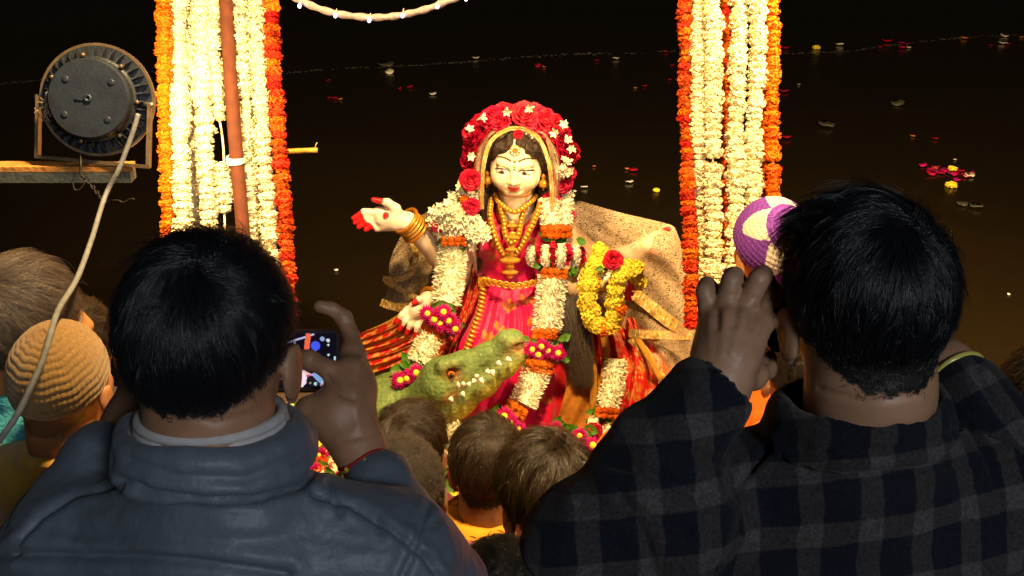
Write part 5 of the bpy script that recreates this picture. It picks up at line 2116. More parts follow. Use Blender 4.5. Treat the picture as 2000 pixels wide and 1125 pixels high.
def jewels():
    necklace('short_necklace', ((966, 380, -.06), (978, 398, -.11), (1004, 414, -.155), (1030, 400, -.12), (1048, 382, -.06)), .011, .015)
    necklace('middle_necklace', ((975, 395, -.10), (984, 430, -.15), (988, 460, -.19), (1000, 474, -.195), (1012, 460, -.19), (1018, 430, -.15), (1026, 398, -.11)), .010, .014)
    necklace('long_necklace', ((960, 388, -.06), (957, 420, -.13), (966, 460, -.175), (980, 492, -.17), (996, 508, -.15), (1010, 492, -.17), (1034, 450, -.175), (1052, 408, -.12), (1056, 388, -.06)), .0105, .015)
    for px, py, dd, sc in ((1000, 440, -.165, .7), (1001, 462, -.19, .8), (999, 486, -.185, .75), (996, 506, -.165, 1.25), (996, 530, -.15, 1.0)):
        b = MB()
        c = Q(px, py, dd - .012)
        b.lathe([(.004 * sc, .022 * sc), (.014 * sc, .015 * sc), (.008 * sc, .008 * sc), (.024 * sc, .0), (.022 * sc, -.008 * sc), (.006 * sc, -.013 * sc), (.010 * sc, -.02 * sc), (.002 * sc, -.028 * sc)],
                Matrix.Translation(c) @ Matrix.Diagonal((1.2, .45, 1, 1)), 10)
        b.build('pendant', M_BEAD, STAT, True)


def sparkle_cloth(name):
    return mat(name, vcol=True, rough=.42, spec=.4, noise=(120, .35), bump=(180, .6))


def pleats_left():
    """red and gold pleats fanning out under the lowered hand"""
    rows = [[(838, 592, -.12), (862, 640, -.17), (880, 690, -.25)],
            [(800, 600, -.13), (812, 668, -.22), (830, 722, -.32)],
            [(755, 628, -.12), (762, 690, -.24), (775, 745, -.34)],
            [(700, 652, -.10), (702, 705, -.24), (712, 772, -.32)]]
    V, F, G = patch(rows, 70, 44, lambda u, v, a: .02 * math.sin(u * 50) * (.3 + v) + .008 * math.sin(u * 117 + v * 3))
    u = np.repeat(np.linspace(0, 1, 70), 44)
    v = np.tile(np.linspace(0, 1, 44), 70)
    g = np.random.default_rng(3)
    red = np.array(lin(190, 14, 8))
    gold = np.array(lin(206, 140, 34))
    col = np.tile(red, (len(V), 1))
    k = np.floor(u * 8)
    band = ((u * 8) % 1 < .34) | (((v * 5 + k * .37) % 1 < .3) & ((u * 8) % 1 > .5))
    col[band] = gold
    sp = g.random(len(V)) < .16
    col[sp] = col[sp] * .3 + np.array([.75, .5, .18]) * .7
    o = link('pleated_cloth', mk_mesh('pleated_cloth', V, F, sparkle_cloth('sequinned_red'), True, col), STAT)
    # red shawl falling at the side of the waist
    rows = [[(905, 470, .03), (925, 520, -.04), (940, 560, -.10)], [(890, 560, -.02), (912, 590, -.1), (926, 600, -.15)], [(868, 640, -.1), (886, 650, -.2), (900, 650, -.24)], [(850, 690, -.18), (868, 700, -.28), (884, 705, -.33)]]
    V, F, G = patch(rows, 22, 50, lambda a, b, c: .012 * math.sin(a * 22 + b * 3))
    col = np.tile(np.array(lin(176, 20, 10)), (len(V), 1))
    sp = g.random(len(V)) < .14
    col[sp] = (.6, .3, .06)
    link('side_shawl', mk_mesh('side_shawl', V, F, sparkle_cloth('sequinned_red'), True, col), STAT)


def cloth_right():
    rows = [[(1140, 640, -.05), (1150, 740, -.12), (1135, 880, -.25)],
            [(1185, 630, -.06), (1200, 740, -.16), (1170, 890, -.30)],
            [(1235, 620, -.06), (1255, 730, -.14), (1215, 895, -.28)],
            [(1262, 640, -.02), (1330, 760, -.04), (1290, 900, -.16)]]
    V, F, G = patch(rows, 60, 70, lambda u, v, a: .018 * math.sin(v * 26 + u * 2) + .008 * math.sin(v * 61))
    X, Y = G[:, 0], G[:, 1]
    col = np.tile(np.array(lin(190, 22, 8)), (len(V), 1))
    g = np.random.default_rng(6)
    och = (X < 1172) & (Y > 735) & (X > 1080)
    for k in range(60):
        cx, cy = g.uniform(1185, 1310), g.uniform(640, 880)
        r = g.uniform(7, 12)
        rr = np.hypot(X - cx, Y - cy)
        mm = (rr < r) & ((np.sin(np.arctan2(Y - cy, X - cx) * 6) > -.2) | (rr < r * .45))
        col[mm] = lin(190, 96, 30)
    sp = g.random(len(V)) < .1
    col[sp] = (.6, .33, .08)
    link('red_drape', mk_mesh('red_drape', V, F, sparkle_cloth('sequinned_red'), True, col), STAT)
    # ochre cushion cloth between the drapes
    rows = [[(1115, 720, -.22), (1100, 780, -.28), (1080, 850, -.32)], [(1140, 730, -.24), (1130, 790, -.30), (1120, 860, -.35)], [(1175, 730, -.2), (1170, 790, -.26), (1165, 860, -.32)]]
    V, F, G = patch(rows, 24, 30, lambda u, v, a: .006 * math.sin(v * 14 + u * 8))
    link('ochre_cloth', mk_mesh('ochre_cloth', V, F, mat('ochre_cloth', lin(170, 104, 34), .75, .2, noise=(50, .3), bump=(120, .3)), True), STAT)
    for pts in (((1150, 650, -.16), (1158, 700, -.22), (1160, 760, -.28), (1158, 800, -.3)), ((1178, 640, -.16), (1184, 690, -.2), (1180, 740, -.25)), ((1240, 650, -.1), (1262, 690, -.14), (1290, 740, -.14))):
        b = MB()
        b.tube(spline([Q(*p) for p in pts], 30), .014, 6, True, None, .5)
        b.build('gold_braid', M_GOLD, STAT, True)


def lace_mat():
    m = bpy.data.materials.new('lace_net')
    m.use_nodes = True
    N, L = m.node_tree.nodes, m.node_tree.links
    b = N['Principled BSDF']
    b.inputs['Base Color'].default_value = (.60, .40, .22, 1)
    b.inputs['Roughness'].default_value = .6
    out = N['Material Output']
    tc = N.new('ShaderNodeTexCoord')
    v = N.new('ShaderNodeTexVoronoi')
    v.feature = 'DISTANCE_TO_EDGE'
    v.inputs['Scale'].default_value = 95
    nz = N.new('ShaderNodeTexNoise')
    nz.inputs['Scale'].default_value = 45
    nz.inputs['Detail'].default_value = 5
    L.new(tc.outputs['Object'], nz.inputs['Vector'])
    mx = N.new('ShaderNodeVectorMath')
    mx.operation = 'MULTIPLY_ADD'
    mx.inputs[1].default_value = (.05, .05, .05)
    L.new(nz.outputs['Color'], mx.inputs[0])
    L.new(tc.outputs['Object'], mx.inputs[2])
    L.new(mx.outputs[0], v.inputs['Vector'])
    r = N.new('ShaderNodeValToRGB')
    r.color_ramp.elements[0].position = .05
    r.color_ramp.elements[0].color = (.95, .95, .95, 1)
    r.color_ramp.elements[1].position = .22
    r.color_ramp.elements[1].color = (.22, .22, .22, 1)
    L.new(v.outputs['Distance'], r.inputs[0])
    r2 = N.new('ShaderNodeValToRGB')
    r2.color_ramp.elements[0].position = .36
    r2.color_ramp.elements[0].color = (.0, .0, .0, 1)
    r2.color_ramp.elements[1].position = .60
    r2.color_ramp.elements[1].color = (.62, .62, .62, 1)
    L.new(nz.outputs['Fac'], r2.inputs[0])
    a = N.new('ShaderNodeMath')
    a.operation = 'MAXIMUM'
    L.new(r.outputs[0], a.inputs[0])
    L.new(r2.outputs[0], a.inputs[1])
    tl = N.new('ShaderNodeBsdfTranslucent')
    tl.inputs[0].default_value = (.5, .3, .13, 1)
    m1 = N.new('ShaderNodeMixShader')
    m1.inputs[0].default_value = .25
    L.new(b.outputs[0], m1.inputs[1])
    L.new(tl.outputs[0], m1.inputs[2])
    t = N.new('ShaderNodeBsdfTransparent')
    m2 = N.new('ShaderNodeMixShader')
    sc = N.new('ShaderNodeMath')
    sc.operation = 'MULTIPLY'
    sc.inputs[1].default_value = .74
    L.new(a.outputs[0], sc.inputs[0])
    L.new(sc.outputs[0], m2.inputs[0])
    L.new(t.outputs[0], m2.inputs[1])
    L.new(m1.outputs[0], m2.inputs[2])
    L.new(m2.outputs[0], out.inputs['Surface'])
    return m


def veil():
    root = thing('lace_veil', 'sheer tan lace veil with gold trim spread over the statue', 'veil', Q(1270, 800, 0))
    lace = lace_mat()

    def sheet(rows, nu, nv, f):
        V, F, G = patch(rows, nu, nv, f)
        return link('lace_panel', mk_mesh('lace_panel', V, F, lace, True), root)
    fold = lambda u, v, a: .012 * math.sin(u * 9 + v * 13) + .006 * math.sin(u * 23 - v * 17)
    sheet([[(1078, 380, .02), (1096, 440, .0), (1115, 520, -.04), (1150, 590, -.05)],
           [(1130, 392, .08), (1150, 445, .0), (1165, 520, -.04), (1195, 625, -.06)],
           [(1215, 416, .05), (1228, 470, -.08), (1238, 540, -.09), (1242, 655, -.09)],
           [(1306, 438, .0), (1318, 490, -.10), (1326, 580, -.09), (1318, 690, -.08)],
           [(1322, 452, .08), (1350, 540, .04), (1368, 640, .0), (1358, 740, 0)]], 40, 44, fold)
    sheet([[(1225, 640, -.05), (1242, 665, -.07), (1262, 700, -.08)], [(1290, 645, -.07), (1300, 690, -.07), (1300, 760, -.08)], [(1358, 640, .0), (1360, 720, -.02), (1330, 790, -.06)]], 20, 20, fold)
    sheet([[(930, 372, .02), (915, 430, .02), (900, 490, .03), (860, 560, .03), (840, 600, .0)],
           [(900, 374, .06), (872, 430, .05), (850, 490, .05), (830, 560, .05), (815, 610, .0)],
           [(850, 402, .08), (820, 440, .06), (800, 500, .05), (790, 560, .04), (785, 610, .0)],
           [(800, 438, .10), (778, 470, .08), (762, 510, .06), (757, 560, .05), (746, 600, .03)]], 34, 44, fold)
    # over the head and down beside the face
    for sx in (-1, 1):
        c = 1010
        sheet([[(c + sx * 2, 246, -.06), (c + sx * 48, 262, -.12), (c + sx * 63, 300, -.15), (c + sx * 69, 360, -.15), (c + sx * 68, 410, -.13)],
               [(c + sx * 2, 238, .0), (c + sx * 58, 258, -.04), (c + sx * 80, 306, -.10), (c + sx * 84, 360, -.10), (c + sx * 83, 415, -.08)],
               [(c + sx * 2, 232, .22), (c + sx * 66, 262, .22), (c + sx * 94, 320, .2), (c + sx * 96, 370, .16), (c + sx * 95, 420, .1)]], 20, 40, fold)

    def trim(pts, w, n=60):
        sp = spline(pts, n)
        T = np.gradient(sp[:, :2], axis=0)
        T /= np.linalg.norm(T, axis=1)[:, None]
        V, F, C = [], [], []
        g = np.random.default_rng(int(pts[0][0]))
        m = 6
        for i in range(n):
            for k in range(m):
                t = (k / (m - 1) - .5) * w
                V.append(Q(sp[i, 0] - T[i, 1] * t, sp[i, 1] + T[i, 0] * t, sp[i, 2] - .018 + .0012 * math.sin(i * .9) + g.normal(0, .0015)))
                C.append((.62, .36, .08) if g.random() < .7 else ((.9, .68, .3) if g.random() < .5 else (.3, .15, .03)))
        F = [(i * m + k, i * m + k + 1, (i + 1) * m + k + 1, (i + 1) * m + k) for i in range(n - 1) for k in range(m - 1)]
        link('gold_trim', mk_mesh('gold_trim', V, F, mat('gold_braid_cloth', vcol=True, rough=.4, spec=.5, metal=.2, bump=(300, .6)), True, np.array(C)), root)
    trim([(941, 408, -.15), (942, 360, -.165), (947, 310, -.165), (964, 270, -.14), (1005, 250, -.09), (1048, 266, -.14), (1070, 310, -.165), (1077, 360, -.165), (1079, 405, -.15)], 8)
    trim([(1225, 563, -.1), (1260, 590, -.09), (1310, 630, -.09), (1352, 650, -.03)], 24, 60)
    trim([(1228, 650, -.1), (1280, 654, -.1), (1352, 655, -.04)], 17, 60)
    trim([(1232, 660, -.1), (1262, 690, -.11), (1290, 735, -.12), (1300, 770, -.12)], 18, 60)
    trim([(748, 544, .04), (775, 546, .03), (803, 534, .02), (812, 500, .02), (806, 470, .02)], 11, 60)
    trim([(744, 590, .02), (765, 598, .0), (790, 600, -.03), (822, 590, -.06)], 15, 50)
    trim([(752, 548, .03), (790, 570, .0), (815, 582, -.04)], 11, 40)


OH, AH, TH = statue_head()
statue_arms()
statue_body()
jewels()
pleats_left()
cloth_right()
veil()
# ------------------------------------------------------------------ flowers laid on the statue
def rose_mesh(name, m, seed):
    """opened rose: cupped petals in whorls, unit radius, facing z"""
    g = np.random.default_rng(seed)
    mb = MB()
    mb.lathe([(.05, -.6), (.45, -.45), (.5, .1), (.2, .4), (.02, .45)], Matrix.Identity(4), 8)
    for ring, (n, r0, r1, h) in enumerate(((6, .25, 1.05, .10), (6, .22, .85, .38), (5, .18, .6, .55), (4, .1, .35, .62))):
        for k in range(n):
            a = 2 * math.pi * (k + .5 * ring + g.uniform(-.15, .15)) / n
            wd = 1.25 * math.pi / n
            V = []
            for v in range(4):
                t = v / 3
                for u in (-1, -.5, 0, .5, 1):
                    aa = a + u * wd * (.5 + .5 * math.sin(t * 2.2))
                    rr = r0 + (r1 - r0) * t + g.uniform(-.04, .04)
                    zz = -.4 + (h + .4) * math.sin(t * 1.7) - (.18 * abs(u) if v == 3 else 0) + .1 * (v == 3) * math.sin(u * 4 + k)
                    V.append((rr * math.cos(aa), rr * math.sin(aa), zz))
            F = [(v * 5 + u, v * 5 + u + 1, (v + 1) * 5 + u + 1, (v + 1) * 5 + u) for v in range(3) for u in range(4)]
            mb.add(V, F)
    return mb.mesh(name, m, True)


ROSES = [rose_mesh('rose', M_ROSE, 60 + k) for k in range(3)]


def bud_mesh(name, m, seed, npet=6):
    """small white star flower on a short tube, unit length along z"""
    g = np.random.default_rng(seed)
    mb = MB()
    mb.lathe([(.04, -.5), (.1, -.2), (.16, .1), (.1, .3)], Matrix.Identity(4), 5)
    for k in range(npet):
        a = 2 * math.pi * k / npet + g.uniform(-.2, .2)
        d = Vector((math.cos(a), math.sin(a), 0))
        e = Vector((-math.sin(a), math.cos(a), 0))
        ln = g.uniform(.42, .6)
        z = g.uniform(.3, .6)
        mb.add([Vector((0, 0, .15)), d * ln * .55 + e * .16 + Vector((0, 0, z)), d * ln + Vector((0, 0, z + .05)), d * ln * .55 - e * .16 + Vector((0, 0, z))], [(0, 1, 2, 3)])
    return mb.mesh(name, m, False)


BUDS = [bud_mesh('jasmine', M_TUBEROSE, 70 + k) for k in range(4)]


def aster_mesh(name, seed):
    g = np.random.default_rng(seed)
    mb = MB()
    for lay in range(3):
        n = 20 - 3 * lay
        for k in range(n):
            a = 2 * math.pi * (k + .4 * lay) / n + g.uniform(-.08, .08)
            d = Vector((math.cos(a), math.sin(a), 0))
            e = Vector((-math.sin(a), math.cos(a), 0))
            R = (1.0 - .2 * lay) * g.uniform(.85, 1.1)
            z = .12 + .14 * lay
            mb.add([d * .12 + Vector((0, 0, z * .6)), d * R * .6 + e * .11 + Vector((0, 0, z)), d * R + Vector((0, 0, z - .1 * (2 - lay))), d * R * .6 - e * .11 + Vector((0, 0, z))], [(0, 1, 2, 3)])
    me = mb.mesh(name, M_MAGENTA, False)
    me.materials.append(M_YELLOW)
    c = MB()
    c.lathe([(.3, .3), (.28, .46), (.15, .54), (.02, .55)], Matrix.Identity(4), 10)
    o = len(me.polygons)
    bm = bmesh.new()
    bm.from_mesh(me)
    vs = [bm.verts.new(v) for v in c.V]
    for f in c.F:
        fc = bm.faces.new([vs[i] for i in f])
        fc.material_index = 1
    bm.to_mesh(me)
    bm.free()
    return me


ASTERS = [aster_mesh('aster', 80 + k) for k in range(3)]


def leaf_mesh(name, seed):
    g = np.random.default_rng(seed)
    V, F = [], []
    n = 7
    bend = g.uniform(-.25, .35)
    for i in range(n):
        t = i / (n - 1)
        w = .34 * math.sin(math.pi * min(1, t * .93 + .07)) ** .8
        z = bend * t * t
        V += [(-w, t, z + .12), (0, t, z), (w, t, z + .12)]
    for i in range(n - 1):
        for k in (0, 1):
            F.append((3 * i + k, 3 * i + k + 1, 3 * i + 4 + k, 3 * i + 3 + k))
    return mk_mesh(name, V, F, M_LEAF, True)


LEAVES = [leaf_mesh('leaf', 90 + k) for k in range(4)]


def face_q(n, spin):
    return Vector(n).to_track_quat('Z', 'Y') @ Quaternion((0, 0, 1), spin)


def put(name, meshes, parent, c, n, s, spin=None, sz=1.0):
    q = face_q(n, random.uniform(0, 6.28) if spin is None else spin)
    return link(name, random.choice(meshes), parent, Matrix.LocRotScale(Vector(c), q, Vector((s, s, s * sz))))


def spiky(root, pts, wpx, seed, name='tuberose_band', dens=1.0, m=None):
    """thick roll of strung tuberose: hundreds of small pointed petals about a curve"""
    g = np.random.default_rng(seed)
    sp = spline([Q(*p) for p in pts], 40)
    p, T, A, B = frames(sp)
    r = wpx * .5 * 1.77e-3
    L = np.linalg.norm(np.diff(sp, axis=0), axis=1).sum()
    n = int(dens * 5200 * L * r / .05)
    mb = MB()
    mb.tube(sp[::3], r * .68, 10)
    for k in range(n):
        u = g.uniform(0, 39)
        i = min(38, int(u))
        f = u - i
        c = p[i] * (1 - f) + p[i + 1] * f
        a = g.uniform(0, 6.283)
        o = A[i] * math.cos(a) + B[i] * math.sin(a)
        w = -A[i] * math.sin(a) + B[i] * math.cos(a)
        t = T[i]
        tip = c + o * r * g.uniform(.92, 1.12) + t * g.normal(0, .006) + w * g.normal(0, .006)
        bs = c + o * r * .55
        wd = g.uniform(.0018, .0036)
        sd = w * math.cos(g.uniform(0, 3)) + t * math.sin(g.uniform(0, 3))
        mid = bs * .35 + tip * .65
        mb.add([bs, mid + sd * wd, tip, mid - sd * wd], [(0, 1, 2, 3)])
    o = mb.build(name, m or M_TUBEROSE, root)
    kind(o, 'stuff')
    return o


def band(root, px, py, dd, wpx, hpx, tilt=0.0, color='orange'):
    """short ring of marigold heads"""
    n = max(3, int(wpx / 11))
    for row in range(2):
        for k in range(n):
            t = (k + .5) / n - .5
            x = px + t * wpx * math.cos(tilt) - (row - .5) * hpx * .5 * math.sin(tilt)
            y = py + t * wpx * math.sin(tilt) + (row - .5) * hpx * .5
            bul = -.022 * (1 - (2 * t) ** 2)
            put('marigold', POM[color], root, Q(x, y, dd + bul), (random.gauss(0, .3), -1, .3 + random.gauss(0, .3)), hpx * .42 * 1.77e-3 * random.uniform(.9, 1.15))


def leafy(root, px, py, dd, wpx, n, ln=26):
    for k in range(n):
        x = px + random.uniform(-.5, .5) * wpx
        y = py + random.gauss(0, 3)
        a = random.uniform(-1.9, 1.9) + (math.pi if random.random() < .3 else 0)
        d = Vector((math.sin(a), -.3, math.cos(a) * .6 - .3)).normalized()
        nn = Vector((random.gauss(0, .3), -1, .5)).normalized()
        yv = (d - nn * d.dot(nn)).normalized()
        xv = yv.cross(nn)
        s = ln * 1.77e-3 * random.uniform(.7, 1.15)
        R = Matrix((xv, yv, nn)).transposed().to_4x4()
        link('leaf', random.choice(LEAVES), root, Matrix.Translation(Q(x, y, dd)) @ R @ Matrix.Scale(s, 4))


def asters(root, pts, dd, r=19):
    for x, y in pts:
        put('aster', ASTERS, root, Q(x, y, dd - .012), (random.gauss(0, .25), -1, .45 + random.gauss(0, .2)), r * 1.77e-3 * random.uniform(.9, 1.1))


def jasmine(root, cx, cy, rx, ry, dd, n, s=.017, depth=.03):
    for k in range(n):
        a = random.uniform(0, 6.283)
        q = math.sqrt(random.random())
        x, y = cx + rx * q * math.cos(a), cy + ry * q * math.sin(a)
        put('jasmine', BUDS, root, Q(x, y, dd - depth * (1 - q * q) + random.gauss(0, .004)), (random.gauss(math.cos(a) * q * 1.2, .4), -1, random.gauss(-math.sin(a) * q * 1.0 + .2, .4)), s * 2 * random.uniform(.75, 1.2))


def crown():
    root = thing('rose_wreath', 'wreath of red roses and white buds round the head of the statue', 'wreath', Q(1010, 260, 0))
    pts = [(915, 318, 20), (921, 290, 22), (922, 262, 24), (940, 246, 25), (960, 232, 24), (982, 223, 23), (1003, 226, 23), (1024, 222, 24), (1045, 226, 24), (1064, 236, 25), (1082, 248, 25), (1096, 266, 24), (1102, 286, 22), (1118, 300, 20), (1104, 312, 18),
           (932, 275, 22), (975, 238, 20), (1015, 240, 20), (1060, 252, 22), (1082, 270, 22), (948, 258, 20), (1035, 235, 22), (993, 240, 20), (926, 305, 18), (1075, 258, 22)]
    for x, y, r in pts:
        n = Vector(((x - 1010) / 90, -1.0, (300 - y) / 110))
        put('rose', ROSES, root, Q(x, y, -.06 + random.uniform(-.02, .02)), n, r * 1.77e-3)
    for x, y in ((964, 213), (992, 209), (1037, 210), (1041, 224), (940, 233), (913, 260), (906, 270), (910, 292), (918, 304), (931, 268), (962, 249), (985, 250), (997, 246), (990, 262), (1035, 247), (1081, 228), (1083, 257), (1107, 252), (1104, 275), (1116, 292), (920, 250),
                 (980, 258), (1002, 252), (1038, 265), (1050, 272), (1045, 262), (975, 255), (986, 245), (1100, 320), (1098, 330), (1028, 215), (950, 222)):
        for k in range(random.choice((0, 0, 1, 1))):
            put('jasmine', BUDS, root, Q(x + random.gauss(0, 3), y + random.gauss(0, 3), -.10 + random.gauss(0, .008)), (random.gauss(0, .6), -1, random.gauss(.3, .6)), .034)
    leafy(root, 1018, 262, -.09, 36, 9, 16)
    put('rose', ROSES, root, Q(1012, 263, -.12), (0, -1, .2), .016)


def statue_garlands():
    # --- garland on the viewer's left
    r = thing('statue_garland', 'thick white flower garland over the statue shoulder on the side of its open hand', 'garland', Q(880, 850, -.4), 'flower garlands worn by the statue')
    jasmine(r, 905, 388, 22, 26, -.14, 26)
    jasmine(r, 886, 432, 42, 34, -.18, 150)
    jasmine(r, 925, 455, 22, 20, -.18, 60)
    for x, y, s in ((918, 352, 20), (922, 348, 16), (920, 404, 17), (912, 406, 14), (856, 440, 14), (898, 420, 9), (890, 430, 9)):
        put('rose', ROSES, r, Q(x, y, -.2), (random.gauss(0, .2), -1, .2), s * 1.77e-3)
    put('marigold', POM['orange'], r, Q(907, 389, -.19), (0, -1, .3), .016)
    leafy(r, 880, 400, -.17, 40, 6, 18)
    band(r, 887, 470, -.20, 50, 16)
    leafy(r, 890, 474, -.18, 60, 6, 18)
    spiky(r, [(886, 474, -.16), (880, 525, -.2), (870, 592, -.26)], 60, 1)
    leafy(r, 860, 598, -.30, 40, 9, 24)
    asters(r, [(833, 612), (848, 622), (866, 610), (878, 626), (860, 632), (886, 640)], -.32)
    put('rose', ROSES, r, Q(850, 616, -.345), (0, -1, .2), .008)
    leafy(r, 868, 640, -.3, 50, 7, 22)
    band(r, 848, 650, -.30, 46, 20, .35)
    spiky(r, [(842, 654, -.30), (830, 680, -.33), (814, 708, -.36)], 50, 2)
    leafy(r, 810, 716, -.38, 70, 12, 26)
    asters(r, [(780, 742), (796, 738), (812, 728), (828, 732)], -.42, 20)
    leafy(r, 815, 752, -.38, 60, 9, 26)
    band(r, 800, 768, -.40, 46, 18, -.1)
    spiky(r, [(805, 772, -.40), (826, 806, -.46), (856, 842, -.50), (880, 852, -.52), (906, 842, -.54)], 48, 3)
    # --- garland on the viewer's right
    r = thing('statue_garland', 'long white and magenta flower garland falling past the crocodile snout', 'garland', Q(1000, 850, -.4), 'flower garlands worn by the statue')
    for x, y, s in ((1098, 358, 20), (1104, 350, 16), (1072, 388, 13), (1084, 386, 13), (1110, 340, 15)):
        put('rose', ROSES, r, Q(x, y, -.10), (random.gauss(0, .2), -1, .2), s * 1.77e-3)
    jasmine(r, 1102, 330, 8, 14, -.1, 14)
    spiky(r, [(1105, 372, -.06), (1104, 410, -.1), (1100, 446, -.13)], 34, 4)
    spiky(r, [(1076, 390, -.10), (1076, 418, -.13), (1082, 446, -.15)], 46, 5)
    band(r, 1087, 452, -.16, 56, 22)
    leafy(r, 1088, 466, -.15, 84, 14, 22)
    for k in range(8):
        t = k / 7 - .5
        x = 1088 + 96 * t
        y0, y1 = 476 + 14 * abs(t), 520 - 12 * abs(t)
        dd = -.21 + .35 * t * t
        if k % 2 == 0:
            spiky(r, [(x - 4 * t, y0, dd), (x + 8 * t, (y0 + y1) / 2, dd - .02), (x, y1, dd)], 20, 20 + k, dens=1.6)
        else:
            mb = MB()
            for q in range(26):
                c = Q(x + random.gauss(0, 3), random.uniform(y0, y1), dd - .012 + random.gauss(0, .004))
                a = Vector((random.gauss(0, 1), random.gauss(0, .4), random.gauss(0, 1))).normalized() * .014
                b = Vector((random.gauss(0, 1), -.5, random.gauss(0, 1))).normalized() * .012
                mb.add([c - a, c + b, c + a, c - b], [(0, 1, 2, 3)])
            kind(mb.build('rose_petal_band', M_ROSE, r), 'stuff')
    leafy(r, 1085, 522, -.17, 90, 9, 20)
    band(r, 1083, 534, -.20, 48, 18)
    spiky(r, [(1080, 540, -.19), (1074, 590, -.22), (1068, 645, -.26)], 58, 6)
    band(r, 1064, 652, -.29, 48, 18)
    leafy(r, 1062, 664, -.29, 76, 11, 24)
    asters(r, [(1036, 682), (1052, 690), (1072, 686), (1090, 690), (1060, 676)], -.33, 20)
    leafy(r, 1066, 702, -.31, 70, 9, 24)
    band(r, 1053, 716, -.33, 50, 26, .15)
    spiky(r, [(1050, 722, -.32), (1036, 756, -.36), (1020, 790, -.40)], 56, 7)
    band(r, 1008, 800, -.43, 44, 18, .6)
    leafy(r, 1000, 800, -.42, 50, 9, 22)
    asters(r, [(986, 812), (998, 826), (1012, 838), (980, 826), (1022, 850)], -.46, 20)
    # --- third garland over the knee, far right
    r = thing('statue_garland', 'short white garland hanging over the red and gold drape', 'garland', Q(1180, 850, -.3), 'flower garlands worn by the statue')
    spiky(r, [(1203, 702, -.22), (1198, 750, -.27), (1184, 800, -.32)], 48, 8)
    band(r, 1186, 806, -.34, 44, 18, .1)
    leafy(r, 1170, 812, -.34, 50, 7, 22)
    spiky(r, [(1150, 824, -.36), (1168, 826, -.37)], 28, 9)
    put('rose', ROSES, r, Q(1160, 842, -.40), (0, -1, .3), .03)
    spiky(r, [(1196, 836, -.36), (1180, 856, -.38)], 34, 10)
    leafy(r, 1110, 836, -.40, 70, 14, 28)
    asters(r, [(1092, 848), (1112, 856), (1132, 850), (1128, 866), (1085, 836)], -.44, 18)
    leafy(r, 1110, 868, -.42, 70, 12, 28)


def yellow_loop():
    r = thing('marigold_loop', 'yellow marigold garland looped over the lower hand of the statue', 'garland', Q(1190, 645, -.3))
    pts = [(1176, 498, -.16), (1158, 520, -.24), (1150, 560, -.28), (1150, 600, -.28), (1160, 628, -.29), (1185, 636, -.30), (1202, 615, -.30), (1200, 580, -.30), (1206, 550, -.31), (1222, 526, -.30), (1240, 525, -.26), (1240, 545, -.22)]
    sp = spline(pts, 34)
    for k, (x, y, d) in enumerate(sp):
        for q in range(2):
            put('marigold', POM['yellow'] if random.random() < .95 else POM['orange'], r, Q(x + random.gauss(0, 4), y + random.gauss(0, 4), d - .01 * q), (random.gauss(0, .6), -1, random.gauss(.3, .5)), .029 * random.uniform(.85, 1.15), sz=1.3)
    put('rose', ROSES, r, Q(1198, 508, -.32), (.1, -1, .4), .032)
    put('rose', ROSES, r, Q(1190, 512, -.31), (.1, -1, .4), .022)
    leafy(r, 1182, 520, -.30, 14, 4, 14)


def long_hair():
    """the statue's own long tress, beside the white garland"""
    g = np.random.default_rng(12)
    c = spline([Q(*p) for p in ((1108, 470, .0), (1112, 550, -.1), (1120, 620, -.2), (1130, 690, -.26), (1138, 745, -.30))], 14)
    n = 2600
    off = g.normal(0, 1, (n, 1, 3)) * np.array([.018, .014, .012])
    taper = np.concatenate([np.linspace(.7, 1.0, 7), np.linspace(1.0, .55, 7)])[None, :, None]
    wob = np.cumsum(g.normal(0, .0026, (n, 14, 3)), axis=1)
    W = c[None] + off * taper + wob
    strands_obj('tress', hair_mat('tress_hair', (.06, .038, .022), .45), STAT, W, .0009)


crown()
statue_garlands()
yellow_loop()
long_hair()


